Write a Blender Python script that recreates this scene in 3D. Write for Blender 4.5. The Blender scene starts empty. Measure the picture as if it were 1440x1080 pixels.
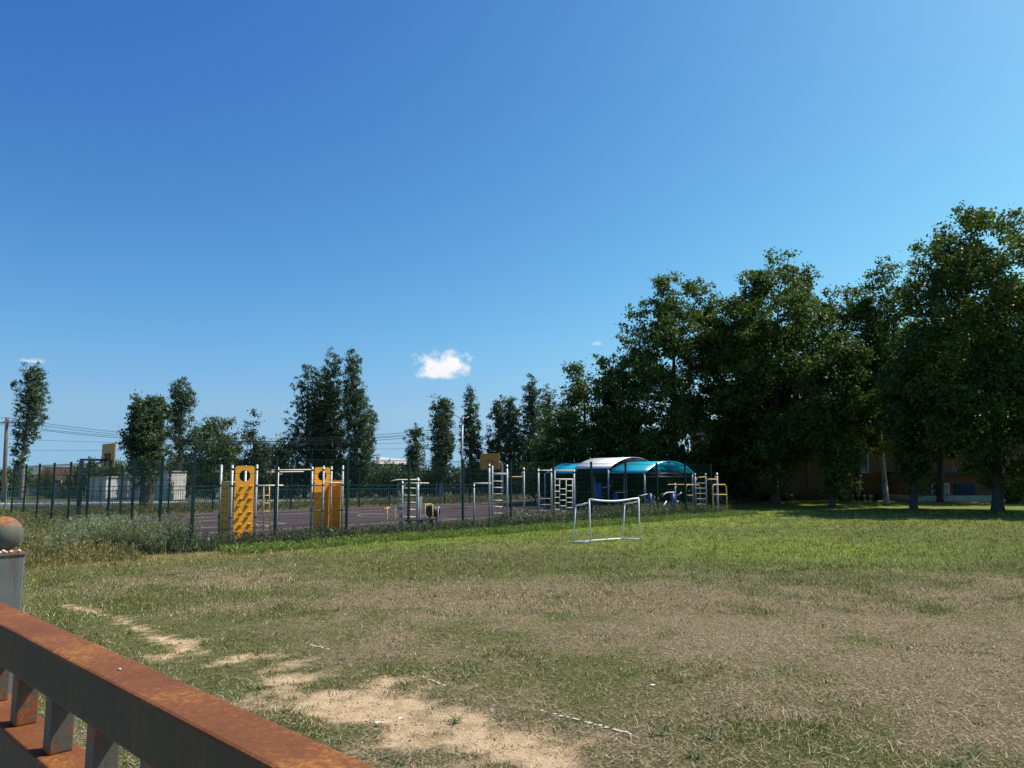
import bpy, math, random
import numpy as np
from mathutils import Matrix, Vector, Euler
R = math.radians
scene = bpy.context.scene
COL = scene.collection

# ------------------------------------------------------------------ camera
CAM_H, FPX, PITCH, ROLL = 2.05, 1055.0, R(7.0), R(0.2)
cam_d = bpy.data.cameras.new('camera')
cam_d.sensor_width = 36.0
cam_d.lens = FPX / 1440 * 36.0
cam_d.clip_start, cam_d.clip_end = 0.05, 9000
cam = bpy.data.objects.new('camera', cam_d)
cam.location = (0, 0, CAM_H)
cam.rotation_euler = (R(90) + PITCH, ROLL, 0)
COL.objects.link(cam)
scene.camera = cam

# ------------------------------------------------------------------ world, sun, exposure
SUN_EL = R(54)
SUN_AZ = R(70)          # clockwise from +Y
EXPO = 0.4
world = bpy.data.worlds.new('World')
scene.world = world
world.use_nodes = True
wn, wl = world.node_tree.nodes, world.node_tree.links
wn.clear()
def wnode(t, **kw):
    n = wn.new(t)
    for k, v in kw.items():
        if k in n.inputs.keys(): n.inputs[k].default_value = v
        else: setattr(n, k, v)
    return n
w_out = wnode('ShaderNodeOutputWorld')
w_bg = wnode('ShaderNodeBackground', Strength=0.105)
w_sky = wnode('ShaderNodeTexSky', sky_type='NISHITA', sun_disc=False, sun_elevation=SUN_EL,
              sun_rotation=SUN_AZ, altitude=60.0, air_density=1.0, dust_density=1.3, ozone_density=2.0)
# the camera's contrast on the sky: one power and one gain per channel, the same in every direction
w_sep = wnode('ShaderNodeSeparateColor'); wl.new(w_sky.outputs['Color'], w_sep.inputs[0])
w_com = wnode('ShaderNodeCombineColor')
w_gb = wnode('ShaderNodeMath', operation='ADD'); wl.new(w_sep.outputs[1], w_gb.inputs[0]); wl.new(w_sep.outputs[2], w_gb.inputs[1])
w_g = wnode('ShaderNodeMath', operation='MULTIPLY'); wl.new(w_gb.outputs[0], w_g.inputs[0]); w_g.inputs[1].default_value = 0.5
# the lowest few degrees take the colour of the sky just above them (bright summer haze along the horizon)
w_tc0 = wnode('ShaderNodeTexCoord'); w_sx = wnode('ShaderNodeSeparateXYZ'); wl.new(w_tc0.outputs['Generated'], w_sx.inputs[0])
w_mz = wnode('ShaderNodeMath', operation='MAXIMUM'); wl.new(w_sx.outputs['Z'], w_mz.inputs[0]); w_mz.inputs[1].default_value = 0.085
w_cx = wnode('ShaderNodeCombineXYZ'); wl.new(w_sx.outputs['X'], w_cx.inputs[0]); wl.new(w_sx.outputs['Y'], w_cx.inputs[1]); wl.new(w_mz.outputs[0], w_cx.inputs[2])
w_nz = wnode('ShaderNodeVectorMath', operation='NORMALIZE'); wl.new(w_cx.outputs[0], w_nz.inputs[0]); wl.new(w_nz.outputs['Vector'], w_sky.inputs['Vector'])
def wm(op, a, b):
    n = wnode('ShaderNodeMath', operation=op)
    for k_, v_ in enumerate((a, b)):
        if isinstance(v_, (int, float)): n.inputs[k_].default_value = v_
        else: wl.new(v_, n.inputs[k_])
    return n.outputs[0]
def curve(x, g_, s_): return wm('MULTIPLY', wm('POWER', wm('MULTIPLY', x, 0.105), g_), s_ / 0.105 / 2 ** EXPO)
sky_r = curve(w_sep.outputs[0], 1.64, 1.50)
sky_g = wm('MAXIMUM', curve(w_g.outputs[0], 1.72, 1.65), curve(w_sep.outputs[1], 1.34, 1.43))
sky_b = wm('MAXIMUM', curve(w_sep.outputs[2], 0.90, 1.35), wm('MULTIPLY', sky_g, 1.20))
for i_, x_ in enumerate((sky_r, sky_g, sky_b)): wl.new(wm('MINIMUM', x_, 30.0), w_com.inputs[i_])
w_last = w_com.outputs[0]
w_tc = wnode('ShaderNodeTexCoord')
camR = Euler((R(90) + PITCH, ROLL, 0)).to_matrix()
def ray(px, py):
    return camR @ Vector(((px - 720) / FPX, (540 - py) / FPX, -1.0))
def cloud(d, wid, hei, scale, thr, dens, seed):
    """a small fair-weather cloud far off in the sky, in the direction d (part of the sky itself)"""
    global w_last
    d = Vector(d).normalized()
    right = d.cross(Vector((0, 0, 1))).normalized(); up = right.cross(d)
    def dot(v):
        n = wnode('ShaderNodeVectorMath', operation='DOT_PRODUCT'); wl.new(w_tc.outputs['Generated'], n.inputs[0])
        n.inputs[1].default_value = v; return n.outputs['Value']
    def m(op, a, b=None, c=None, clamp=False):
        n = wnode('ShaderNodeMath', operation=op, use_clamp=clamp)
        for i, x in enumerate((a, b, c)):
            if x is None: continue
            if isinstance(x, (int, float)): n.inputs[i].default_value = x
            else: wl.new(x, n.inputs[i])
        return n.outputs[0]
    x = m('DIVIDE', dot(right), wid); y = m('DIVIDE', dot(up), hei); z = dot(d)
    # flat base, domed top
    yb = m('MAXIMUM', y, m('MULTIPLY', y, -2.4))
    r = m('SQRT', m('ADD', m('MULTIPLY', x, x), m('MULTIPLY', yb, yb)))
    cx = wnode('ShaderNodeCombineXYZ'); wl.new(x, cx.inputs[0]); wl.new(m('MULTIPLY', y, hei / wid), cx.inputs[1]); cx.inputs[2].default_value = seed
    no = wnode('ShaderNodeTexNoise', Scale=scale, Detail=7.0, Roughness=0.58); wl.new(cx.outputs[0], no.inputs['Vector'])
    f = m('SUBTRACT', m('ADD', no.outputs['Fac'], thr), m('MULTIPLY', r, 0.62))
    f = m('POWER', m('MULTIPLY', f, 3.4, clamp=True), 1.3)
    f = m('MULTIPLY', m('MULTIPLY', f, dens), m('GREATER_THAN', z, 0.5))
    sh = m('MULTIPLY_ADD', y, 0.28, 0.82, clamp=True)
    cc = wnode('ShaderNodeMix', data_type='RGBA')
    cc.inputs['A'].default_value = (5.0, 5.6, 6.4, 1); cc.inputs['B'].default_value = (7.0, 7.1, 7.1, 1)
    wl.new(sh, cc.inputs['Factor'])
    mx = wnode('ShaderNodeMix', data_type='RGBA')
    wl.new(f, mx.inputs['Factor']); wl.new(w_last, mx.inputs['A']); wl.new(cc.outputs['Result'], mx.inputs['B'])
    w_last = mx.outputs['Result']
cloud(ray(624, 521), 0.045, 0.036, 2.9, 0.03, 1.0, 5.1)
cloud(ray(840, 484), 0.022, 0.008, 2.0, -0.10, 0.35, 8.2)
cloud(ray(40, 508), 0.022, 0.007, 2.0, -0.08, 0.5, 1.3)
wl.new(w_last, w_bg.inputs['Color'])
wl.new(w_bg.outputs[0], w_out.inputs[0])

sun_d = bpy.data.lights.new('sun', 'SUN')
sun_d.energy = 5.0
sun_d.angle = R(0.53)
sun_d.color = (1.0, 0.95, 0.86)
sun = bpy.data.objects.new('sun', sun_d)
SDIR = Vector((math.sin(SUN_AZ) * math.cos(SUN_EL), math.cos(SUN_AZ) * math.cos(SUN_EL), math.sin(SUN_EL)))
sun.rotation_euler = SDIR.to_track_quat('Z', 'Y').to_euler()
sun.location = (30, 10, 40)
COL.objects.link(sun)
vs = scene.view_settings
vs.view_transform = 'Standard'; vs.look = 'None'; vs.exposure = EXPO; vs.gamma = 1.0; vs.use_curve_mapping = False
scene.render.engine = 'CYCLES'
scene.cycles.max_bounces = 8
scene.cycles.transparent_max_bounces = 8

# ------------------------------------------------------------------ placing helpers
def at(px, py, Y):
    r = ray(px, py); return Vector((0, 0, CAM_H)) + r * (Y / r.y)
def ground(px, py):
    r = ray(px, py); return Vector((0, 0, CAM_H)) + r * (-CAM_H / r.z)
def zat(px, py, Y): return at(px, py, Y).z
def xat(px, Y): return at(px, 690, Y).x
A1 = R(44.3)
E1 = Vector((math.cos(A1), math.sin(A1), 0)); E2 = Vector((-math.sin(A1), math.cos(A1), 0))
def onplane(px, py, base, d):
    r = ray(px, py); n = Vector((-d.y, d.x, 0)); o = Vector((0, 0, CAM_H))
    return o + r * ((base - o).dot(n) / r.dot(n))

# ------------------------------------------------------------------ object helpers
def tag(o, label=None, cat=None, group=None, kind=None):
    if label: o['label'] = label
    if cat: o['category'] = cat
    if group: o['group'] = group
    if kind: o['kind'] = kind
    return o
def thing(name, label, cat, loc=(0, 0, 0), rz=0.0, group=None):
    o = bpy.data.objects.new(name, None); COL.objects.link(o)
    o.location = loc; o.rotation_euler = (0, 0, rz); o.empty_display_size = 0.3
    return tag(o, label, cat, group)
def copy_tree(o, parent=None):
    c = o.copy(); COL.objects.link(c)
    if parent: c.parent = parent
    for ch in list(o.children): copy_tree(ch, c)
    return c
def link_mesh(name, me, mat, parent=None, loc=None, rot=None):
    o = bpy.data.objects.new(name, me); COL.objects.link(o)
    if mat and not me.materials: me.materials.append(mat)
    if parent: o.parent = parent
    if loc is not None: o.location = loc
    if rot is not None: o.rotation_euler = rot
    return o

class MB:
    def __init__(s): s.v = []; s.f = []; s.sm = []
    def add(s, verts, faces, smooth=False):
        b = len(s.v); s.v += [tuple(v) for v in verts]
        s.f += [tuple(i + b for i in f) for f in faces]; s.sm += [smooth] * len(faces)
        return s
    def box(s, c, size, ax=None, taper=1.0):
        c = Vector(c); hx, hy, hz = [q / 2 for q in size]
        X, Y, Z = ax if ax else (Vector((1, 0, 0)), Vector((0, 1, 0)), Vector((0, 0, 1)))
        vs = []
        for k in (-1, 1):
            t = taper if k > 0 else 1.0
            for i, j in ((-1, -1), (1, -1), (1, 1), (-1, 1)):
                vs.append(c + X * (i * hx * t) + Y * (j * hy * t) + Z * (k * hz))
        return s.add(vs, [(3, 2, 1, 0), (4, 5, 6, 7), (0, 1, 5, 4), (1, 2, 6, 5), (2, 3, 7, 6), (3, 0, 4, 7)])
    def bar(s, a, b, w, h=None, up=Vector((0, 0, 1))):
        a, b = Vector(a), Vector(b); d = (b - a); L = d.length; d.normalize()
        if abs(d.dot(up)) > 0.99: up = Vector((1, 0, 0))
        y = up.cross(d).normalized(); z = d.cross(y)
        return s.box((a + b) / 2, (L, w, h or w), (d, y, z))
    def tube(s, pts, r, n=8, cap=True, smooth=True):
        pts = [Vector(p) for p in pts]; m = len(pts)
        rs = r if isinstance(r, (list, tuple)) else [r] * m
        vs = []; ref = None
        for i, p in enumerate(pts):
            t = (pts[min(i + 1, m - 1)] - pts[max(i - 1, 0)]).normalized()
            if ref is None: ref = Vector((1, 0, 0)) if abs(t.x) < 0.9 else Vector((0, 1, 0))
            u = (ref - t * ref.dot(t)).normalized(); w = t.cross(u); ref = u
            for k in range(n):
                a = 2 * math.pi * k / n
                vs.append(p + (u * math.cos(a) + w * math.sin(a)) * rs[i])
        fs = [(i * n + k, i * n + (k + 1) % n, (i + 1) * n + (k + 1) % n, (i + 1) * n + k) for i in range(m - 1) for k in range(n)]
        b = len(s.v); s.add(vs, fs, smooth)
        if cap:
            s.f += [tuple(b + k for k in reversed(range(n))), tuple(b + (m - 1) * n + k for k in range(n))]; s.sm += [False, False]
        return s
    def lathe(s, prof, n=16, c=(0, 0, 0), smooth=True):
        vs = [(c[0] + r * math.cos(2 * math.pi * k / n), c[1] + r * math.sin(2 * math.pi * k / n), c[2] + z) for r, z in prof for k in range(n)]
        fs = [(i * n + k, i * n + (k + 1) % n, (i + 1) * n + (k + 1) % n, (i + 1) * n + k) for i in range(len(prof) - 1) for k in range(n)]
        return s.add(vs, fs, smooth)
    def mesh(s, name):
        me = bpy.data.meshes.new(name); me.from_pydata(s.v, [], s.f)
        me.polygons.foreach_set('use_smooth', s.sm); me.update(); return me
    def build(s, name, mat, parent=None, loc=None, rot=None, bevel=0.0):
        o = link_mesh(name, s.mesh(name), mat, parent, loc, rot)
        if bevel:
            m = o.modifiers.new('edge', 'BEVEL'); m.width = bevel; m.segments = 2; m.limit_method = 'ANGLE'
        return o

def np_mesh(name, verts, faces_n, nper, tint=None, extra=None):
    """verts (V,3); faces_n: flat loop indices with nper per face"""
    me = bpy.data.meshes.new(name)
    nf = len(faces_n) // nper
    me.vertices.add(len(verts)); me.vertices.foreach_set('co', np.asarray(verts, np.float32).ravel())
    me.loops.add(len(faces_n)); me.loops.foreach_set('vertex_index', np.asarray(faces_n, np.int32))
    me.polygons.add(nf)
    me.polygons.foreach_set('loop_start', np.arange(0, nf * nper, nper, dtype=np.int32))
    me.polygons.foreach_set('loop_total', np.full(nf, nper, np.int32))
    if tint is not None:
        a = me.attributes.new('tint', 'FLOAT_COLOR', 'POINT')
        a.data.foreach_set('color', np.asarray(tint, np.float32).ravel())
    me.update(calc_edges=True)
    return me

# ------------------------------------------------------------------ materials
def newmat(name):
    m = bpy.data.materials.new(name); m.use_nodes = True
    nt = m.node_tree; nt.nodes.clear()
    return m, nt, nt.nodes, nt.links
def nd(nt, t, **kw):
    n = nt.nodes.new(t)
    for k, v in kw.items():
        if k in n.inputs.keys(): n.inputs[k].default_value = v
        else: setattr(n, k, v)
    return n
def mixc(nt, fac, a, b, blend='MIX'):
    n = nd(nt, 'ShaderNodeMix', data_type='RGBA', blend_type=blend)
    for s, x in (('Factor', fac), ('A', a), ('B', b)):
        if isinstance(x, (int, float)): n.inputs[s].default_value = x
        elif isinstance(x, tuple): n.inputs[s].default_value = (*x[:3], 1)
        else: nt.links.new(x, n.inputs[s])
    return n.outputs['Result']
def ramp(nt, inp, stops):
    n = nd(nt, 'ShaderNodeValToRGB'); e = n.color_ramp.elements
    e[0].position, e[0].color = stops[0][0], (*stops[0][1], 1)
    e[1].position, e[1].color = stops[-1][0], (*stops[-1][1], 1)
    for p, c in stops[1:-1]:
        q = e.new(p); q.color = (*c, 1)
    nt.links.new(inp, n.inputs[0]); return n.outputs['Color']
def paint(name, c, c2=None, rough=0.5, metal=0.0, scale=6.0, bump=0.0, spec=0.4, dirt=None, dscale=3.0, dthr=(0.55, 0.7)):
    m, nt, N, L = newmat(name)
    out = nd(nt, 'ShaderNodeOutputMaterial'); b = nd(nt, 'ShaderNodeBsdfPrincipled', Roughness=rough, Metallic=metal)
    b.inputs['Specular IOR Level'].default_value = spec
    tc = nd(nt, 'ShaderNodeTexCoord')
    no = nd(nt, 'ShaderNodeTexNoise', Scale=scale, Detail=5.0, Roughness=0.6); L.new(tc.outputs['Object'], no.inputs['Vector'])
    c2 = c2 or tuple(x * 0.72 for x in c)
    col = ramp(nt, no.outputs['Fac'], [(0.33, c), (0.68, c2)])
    if dirt:
        n2 = nd(nt, 'ShaderNodeTexNoise', Scale=dscale, Detail=7.0, Roughness=0.65); L.new(tc.outputs['Object'], n2.inputs['Vector'])
        f = ramp(nt, n2.outputs['Fac'], [(dthr[0], (0, 0, 0)), (dthr[1], (1, 1, 1))])
        col = mixc(nt, f, col, dirt)
    L.new(col, b.inputs['Base Color'])
    if bump:
        bp = nd(nt, 'ShaderNodeBump', Strength=bump, Distance=0.02)
        n3 = nd(nt, 'ShaderNodeTexNoise', Scale=scale * 8, Detail=4.0); L.new(tc.outputs['Object'], n3.inputs['Vector'])
        L.new(n3.outputs['Fac'], bp.inputs['Height']); L.new(bp.outputs[0], b.inputs['Normal'])
    L.new(b.outputs[0], out.inputs[0])
    return m
def foliage_mat(name, dark, light, trans=0.35, gloss=0.5, spec=0.35):
    m, nt, N, L = newmat(name)
    out = nd(nt, 'ShaderNodeOutputMaterial'); b = nd(nt, 'ShaderNodeBsdfPrincipled', Roughness=gloss)
    b.inputs['Specular IOR Level'].default_value = spec
    at_ = nd(nt, 'ShaderNodeAttribute', attribute_name='tint')
    col = ramp(nt, at_.outputs['Fac'], [(0.0, dark), (1.0, light)])
    L.new(col, b.inputs['Base Color'])
    t = nd(nt, 'ShaderNodeBsdfTranslucent')
    L.new(mixc(nt, 1.0, col, (1.0, 1.15, 0.5), 'MULTIPLY'), t.inputs['Color'])
    mx = nd(nt, 'ShaderNodeMixShader', Fac=trans)
    L.new(b.outputs[0], mx.inputs[1]); L.new(t.outputs[0], mx.inputs[2]); L.new(mx.outputs[0], out.inputs[0])
    return m
def blade_mat(name, trans=0.25):
    m, nt, N, L = newmat(name)
    out = nd(nt, 'ShaderNodeOutputMaterial'); b = nd(nt, 'ShaderNodeBsdfPrincipled', Roughness=0.6)
    b.inputs['Specular IOR Level'].default_value = 0.2
    a = nd(nt, 'ShaderNodeAttribute', attribute_name='tint')
    L.new(a.outputs['Color'], b.inputs['Base Color'])
    t = nd(nt, 'ShaderNodeBsdfTranslucent'); L.new(a.outputs['Color'], t.inputs['Color'])
    mx = nd(nt, 'ShaderNodeMixShader', Fac=trans)
    L.new(b.outputs[0], mx.inputs[1]); L.new(t.outputs[0], mx.inputs[2]); L.new(mx.outputs[0], out.inputs[0])
    return m
def sheet_mat(name, c, trans=0.5, rough=0.15):
    m, nt, N, L = newmat(name)
    out = nd(nt, 'ShaderNodeOutputMaterial'); b = nd(nt, 'ShaderNodeBsdfPrincipled', Roughness=rough)
    b.inputs['Base Color'].default_value = (*c, 1)
    t = nd(nt, 'ShaderNodeBsdfTranslucent'); t.inputs['Color'].default_value = (*[min(1, x * 1.3) for x in c], 1)
    mx = nd(nt, 'ShaderNodeMixShader', Fac=trans)
    tc = nd(nt, 'ShaderNodeTexCoord'); w = nd(nt, 'ShaderNodeTexWave', Scale=12.0); L.new(tc.outputs['Object'], w.inputs['Vector'])
    bp = nd(nt, 'ShaderNodeBump', Strength=0.15, Distance=0.01); L.new(w.outputs['Fac'], bp.inputs['Height']); L.new(bp.outputs[0], b.inputs['Normal'])
    L.new(b.outputs[0], mx.inputs[1]); L.new(t.outputs[0], mx.inputs[2]); L.new(mx.outputs[0], out.inputs[0])
    return m
M = {}
M['fence_green'] = paint('fence_green', (0.005, 0.024, 0.022), (0.008, 0.030, 0.027), 0.5, spec=0.2)
M['teal_rail'] = paint('teal_rail', (0.19, 0.34, 0.32), (0.14, 0.27, 0.26), 0.5)
M['orange'] = paint('orange_panel', (0.88, 0.40, 0.025), (0.80, 0.34, 0.02), 0.38, scale=2.0, dirt=(0.45, 0.17, 0.02), dthr=(0.6, 0.85))
M['orange_hold'] = paint('hold_orange', (0.85, 0.42, 0.06), None, 0.4)
M['hoop_board'] = paint('hoop_board', (0.62, 0.28, 0.025), (0.52, 0.22, 0.02), 0.5, scale=3.0)
M['steel'] = paint('galvanised_steel', (0.52, 0.53, 0.52), (0.38, 0.39, 0.39), 0.45, 0.1, dirt=(0.28, 0.22, 0.17), dscale=5, dthr=(0.62, 0.8))
M['grey_steel'] = paint('grey_steel', (0.35, 0.38, 0.40), (0.26, 0.29, 0.31), 0.45, 0.2)
M['yellow_bar'] = paint('yellow_bar', (0.72, 0.45, 0.12), (0.55, 0.32, 0.09), 0.45, dirt=(0.25, 0.11, 0.05), dscale=9)
M['cream_bar'] = paint('cream_bar', (0.74, 0.66, 0.50), (0.62, 0.53, 0.38), 0.45)
M['black_plastic'] = paint('black_plastic', (0.012, 0.012, 0.014), None, 0.5)
M['goal_white'] = paint('goal_white', (0.80, 0.80, 0.78), (0.70, 0.70, 0.67), 0.45, dirt=(0.38, 0.30, 0.22), dscale=6, dthr=(0.66, 0.78))
M['white_paint'] = paint('white_paint', (0.80, 0.80, 0.78), (0.7, 0.7, 0.68), 0.5)
M['machine_blue'] = paint('machine_blue', (0.02, 0.075, 0.24), (0.015, 0.055, 0.18), 0.4)
M['frame_dark'] = paint('frame_dark_blue', (0.022, 0.036, 0.05), (0.015, 0.026, 0.036), 0.4, 0.1)
M['teal_sheet'] = sheet_mat('teal_polycarbonate', (0.04, 0.60, 0.74), 0.42, 0.25)
M['white_sheet'] = sheet_mat('white_polycarbonate', (0.88, 0.88, 0.86), 0.10, 0.3)
M['blue_sheet'] = sheet_mat('blue_polycarbonate', (0.03, 0.26, 0.42), 0.6, 0.2)
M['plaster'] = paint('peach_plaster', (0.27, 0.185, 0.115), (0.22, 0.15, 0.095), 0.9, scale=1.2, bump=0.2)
M['brick_red'] = paint('red_render', (0.24, 0.12, 0.085), (0.19, 0.095, 0.068), 0.9, scale=2.0, bump=0.3)
M['whitewash'] = paint('whitewash', (0.62, 0.61, 0.58), (0.44, 0.43, 0.40), 0.9, scale=1.5, bump=0.2, dirt=(0.35, 0.33, 0.29), dthr=(0.58, 0.8))
M['concrete'] = paint('concrete', (0.38, 0.37, 0.34), (0.28, 0.27, 0.25), 0.9, scale=3, bump=0.3)
M['glass'] = paint('window_glass', (0.03, 0.05, 0.05), None, 0.06, 0.0, spec=0.6)
M['curtain'] = paint('curtain', (0.55, 0.55, 0.48), (0.35, 0.36, 0.31), 0.9, scale=14)
M['door_blue'] = paint('door_blue', (0.02, 0.035, 0.10), None, 0.5)
M['bark'] = paint('bark', (0.11, 0.09, 0.07), (0.055, 0.045, 0.035), 0.9, scale=5, bump=0.6)
M['bark_pale'] = paint('bark_pale', (0.36, 0.35, 0.31), (0.19, 0.18, 0.15), 0.9, scale=4, bump=0.4)
M['wood_pole'] = paint('wood_pole', (0.14, 0.11, 0.09), (0.09, 0.07, 0.06), 0.9, scale=7, bump=0.4)
M['wire'] = paint('cable', (0.03, 0.035, 0.045), None, 0.6)
M['tile'] = paint('clay_tile', (0.55, 0.22, 0.11), (0.38, 0.16, 0.09), 0.85, scale=5, dirt=(0.62, 0.45, 0.33), dscale=4, dthr=(0.52, 0.75))
M['car_white'] = paint('car_white', (0.75, 0.76, 0.76), (0.7, 0.71, 0.71), 0.2, spec=0.6)
M['car_blue'] = paint('car_blue', (0.32, 0.48, 0.55), (0.3, 0.45, 0.52), 0.2, spec=0.6)
M['old_limewash'] = paint('old_limewash', (0.30, 0.30, 0.30), (0.19, 0.19, 0.19), 0.9, scale=3, bump=0.3)
M['chalk'] = paint('worn_chalk', (0.55, 0.50, 0.42), (0.36, 0.31, 0.24), 0.95, scale=40)
M['rubber'] = paint('rubber', (0.02, 0.02, 0.02), None, 0.8)
M['pebble'] = paint('pebble', (0.62, 0.56, 0.46), (0.45, 0.38, 0.29), 0.8, scale=30, bump=0.3)
M['leaf_plane'] = foliage_mat('leaf_plane', (0.018, 0.040, 0.012), (0.130, 0.185, 0.038), 0.32, 0.55, 0.2)
M['leaf_poplar'] = foliage_mat('leaf_poplar', (0.018, 0.040, 0.021), (0.115, 0.160, 0.080), 0.26, 0.5, 0.25)
M['leaf_bush'] = foliage_mat('leaf_bush', (0.024, 0.048, 0.02), (0.10, 0.14, 0.05), 0.3, 0.5)
M['leaf_conifer'] = foliage_mat('leaf_conifer', (0.018, 0.036, 0.018), (0.05, 0.08, 0.035), 0.15, 0.6)
M['blade'] = blade_mat('grass_blade')
M['straw'] = blade_mat('straw', 0.1)

def rust_mat(name, paint_c, amount, rust_a=(0.16, 0.045, 0.02), rust_b=(0.42, 0.17, 0.035), up_rust=True):
    """old painted steel: rust where it is worn (top faces), dull paint elsewhere"""
    m, nt, N, L = newmat(name)
    out = nd(nt, 'ShaderNodeOutputMaterial'); b = nd(nt, 'ShaderNodeBsdfPrincipled')
    b.inputs['Specular IOR Level'].default_value = 0.15
    tc = nd(nt, 'ShaderNodeTexCoord')
    mp = nd(nt, 'ShaderNodeMapping'); mp.inputs['Scale'].default_value = (1, 1, 1); L.new(tc.outputs['Object'], mp.inputs['Vector'])
    V = mp.outputs[0]
    n1 = nd(nt, 'ShaderNodeTexNoise', Scale=3.4, Detail=5.0, Roughness=0.62); L.new(V, n1.inputs['Vector'])
    n2 = nd(nt, 'ShaderNodeTexNoise', Scale=110.0, Detail=6.0, Roughness=0.7); L.new(V, n2.inputs['Vector'])
    n3 = nd(nt, 'ShaderNodeTexNoise', Scale=260.0, Detail=3.0); L.new(V, n3.inputs['Vector'])
    f12 = nd(nt, 'ShaderNodeMath', operation='MULTIPLY_ADD'); L.new(n2.outputs['Fac'], f12.inputs[0]); f12.inputs[1].default_value = 0.55
    sc = nd(nt, 'ShaderNodeMath', operation='MULTIPLY'); L.new(n1.outputs['Fac'], sc.inputs[0]); sc.inputs[1].default_value = 0.6
    L.new(sc.outputs[0], f12.inputs[2])
    rcol = ramp(nt, f12.outputs[0], [(0.44, rust_a), (0.59, (rust_a[0] * 1.45, rust_a[1] * 1.4, rust_a[2] * 1.2)), (0.68, rust_b), (0.78, (0.42, 0.20, 0.055))])
    n4 = nd(nt, 'ShaderNodeTexNoise', Scale=14.0, Detail=8.0, Roughness=0.7); L.new(V, n4.inputs['Vector'])
    pcol = ramp(nt, n4.outputs['Fac'], [(0.3, paint_c), (0.7, tuple(x * 0.7 for x in paint_c))])
    mp2 = nd(nt, 'ShaderNodeMapping'); mp2.inputs['Scale'].default_value = (26.0, 26.0, 1.6); L.new(tc.outputs['Object'], mp2.inputs['Vector'])
    n5 = nd(nt, 'ShaderNodeTexNoise', Scale=1.0, Detail=5.0, Roughness=0.65); L.new(mp2.outputs[0], n5.inputs['Vector'])
    pcol = mixc(nt, ramp(nt, n5.outputs['Fac'], [(0.50, (0, 0, 0)), (0.68, (0.75, 0.75, 0.75))]), pcol, (0.105, 0.062, 0.034))
    pcol = mixc(nt, ramp(nt, n5.outputs['Fac'], [(0.30, (0.6, 0.6, 0.6)), (0.40, (0, 0, 0))]), pcol, tuple(min(1, x * 1.7) for x in paint_c))
    geo = nd(nt, 'ShaderNodeNewGeometry'); sp = nd(nt, 'ShaderNodeSeparateXYZ'); L.new(geo.outputs['True Normal'], sp.inputs[0])
    up = nd(nt, 'ShaderNodeMath', operation='MAXIMUM'); L.new(sp.outputs['Z'], up.inputs[0]); up.inputs[1].default_value = 0.0
    wear = nd(nt, 'ShaderNodeMath', operation='MULTIPLY_ADD'); L.new(up.outputs[0], wear.inputs[0]); wear.inputs[1].default_value = 0.7 if up_rust else 0.15
    L.new(n4.outputs['Fac'], wear.inputs[2])
    rf = ramp(nt, wear.outputs[0], [(amount, (0, 0, 0)), (amount + (0.30 if 'ball' in name else 0.08), (1, 1, 1))])
    col = mixc(nt, rf, pcol, rcol)
    L.new(col, b.inputs['Base Color'])
    rr = nd(nt, 'ShaderNodeMapRange'); L.new(n2.outputs['Fac'], rr.inputs['Value']); rr.inputs['To Min'].default_value = 0.5; rr.inputs['To Max'].default_value = 0.85
    L.new(rr.outputs[0], b.inputs['Roughness'])
    bp = nd(nt, 'ShaderNodeBump', Strength=0.35, Distance=0.002); 
    ad = nd(nt, 'ShaderNodeMath', operation='ADD'); L.new(n2.outputs['Fac'], ad.inputs[0]); L.new(n3.outputs['Fac'], ad.inputs[1])
    L.new(ad.outputs[0], bp.inputs['Height']); L.new(bp.outputs[0], b.inputs['Normal'])
    L.new(b.outputs[0], out.inputs[0])
    return m
M['rust_rail'] = rust_mat('rusty_rail', (0.072, 0.056, 0.033), 0.60, rust_a=(0.118, 0.043, 0.017), rust_b=(0.27, 0.112, 0.030))
M['rust_bar'] = rust_mat('rusty_bar', (0.105, 0.105, 0.085), 0.50, rust_a=(0.16, 0.055, 0.022), rust_b=(0.30, 0.13, 0.045))
M['rust_post'] = rust_mat('grey_post', (0.165, 0.18, 0.165), 0.62, up_rust=True)
M['rust_ball'] = rust_mat('painted_ball', (0.115, 0.145, 0.125), 0.655, rust_a=(0.13, 0.045, 0.045), rust_b=(0.30, 0.13, 0.04))

# ------------------------------------------------------------------ value noise used for the lawn's patches
rng = np.random.default_rng(11)
_tab = rng.random((256, 256))
def vnoise(x, y):
    x = np.asarray(x, float); y = np.asarray(y, float)
    xi = np.floor(x).astype(int); yi = np.floor(y).astype(int); fx = x - xi; fy = y - yi
    fx = fx * fx * (3 - 2 * fx); fy = fy * fy * (3 - 2 * fy)
    t = lambda a, b: _tab[a % 256, b % 256]
    return (t(xi, yi) * (1 - fx) + t(xi + 1, yi) * fx) * (1 - fy) + (t(xi, yi + 1) * (1 - fx) + t(xi + 1, yi + 1) * fx) * fy
def fbm(x, y, s, o=4):
    v = 0; a = 0.5
    for i in range(o):
        v = v + a * vnoise(x * s + 17.3 * i, y * s + 9.1 * i); s *= 2.05; a *= 0.5
    return v / 0.94
def blob(x, y, c, r, ang=0.0):
    dx, dy = x - c[0], y - c[1]; ca, sa = math.cos(ang), math.sin(ang)
    return np.exp(-(((dx * ca + dy * sa) / r[0]) ** 2 + ((-dx * sa + dy * ca) / r[1]) ** 2))
C0 = ground(268, 775)                       # near corner of the fenced court
NP_FRONT, NP_SIDE, NP_FAR, PW = 11, 9, 15, 2.5
def court_uv(x, y):
    dx, dy = x - C0.x, y - C0.y
    return dx * E1.x + dy * E1.y, dx * E2.x + dy * E2.y
path_pts = [ground(*p) for p in ((92, 850), (160, 866), (205, 886), (262, 908), (340, 935), (430, 965), (540, 995), (640, 1025), (695, 1052), (748, 1090))]
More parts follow.
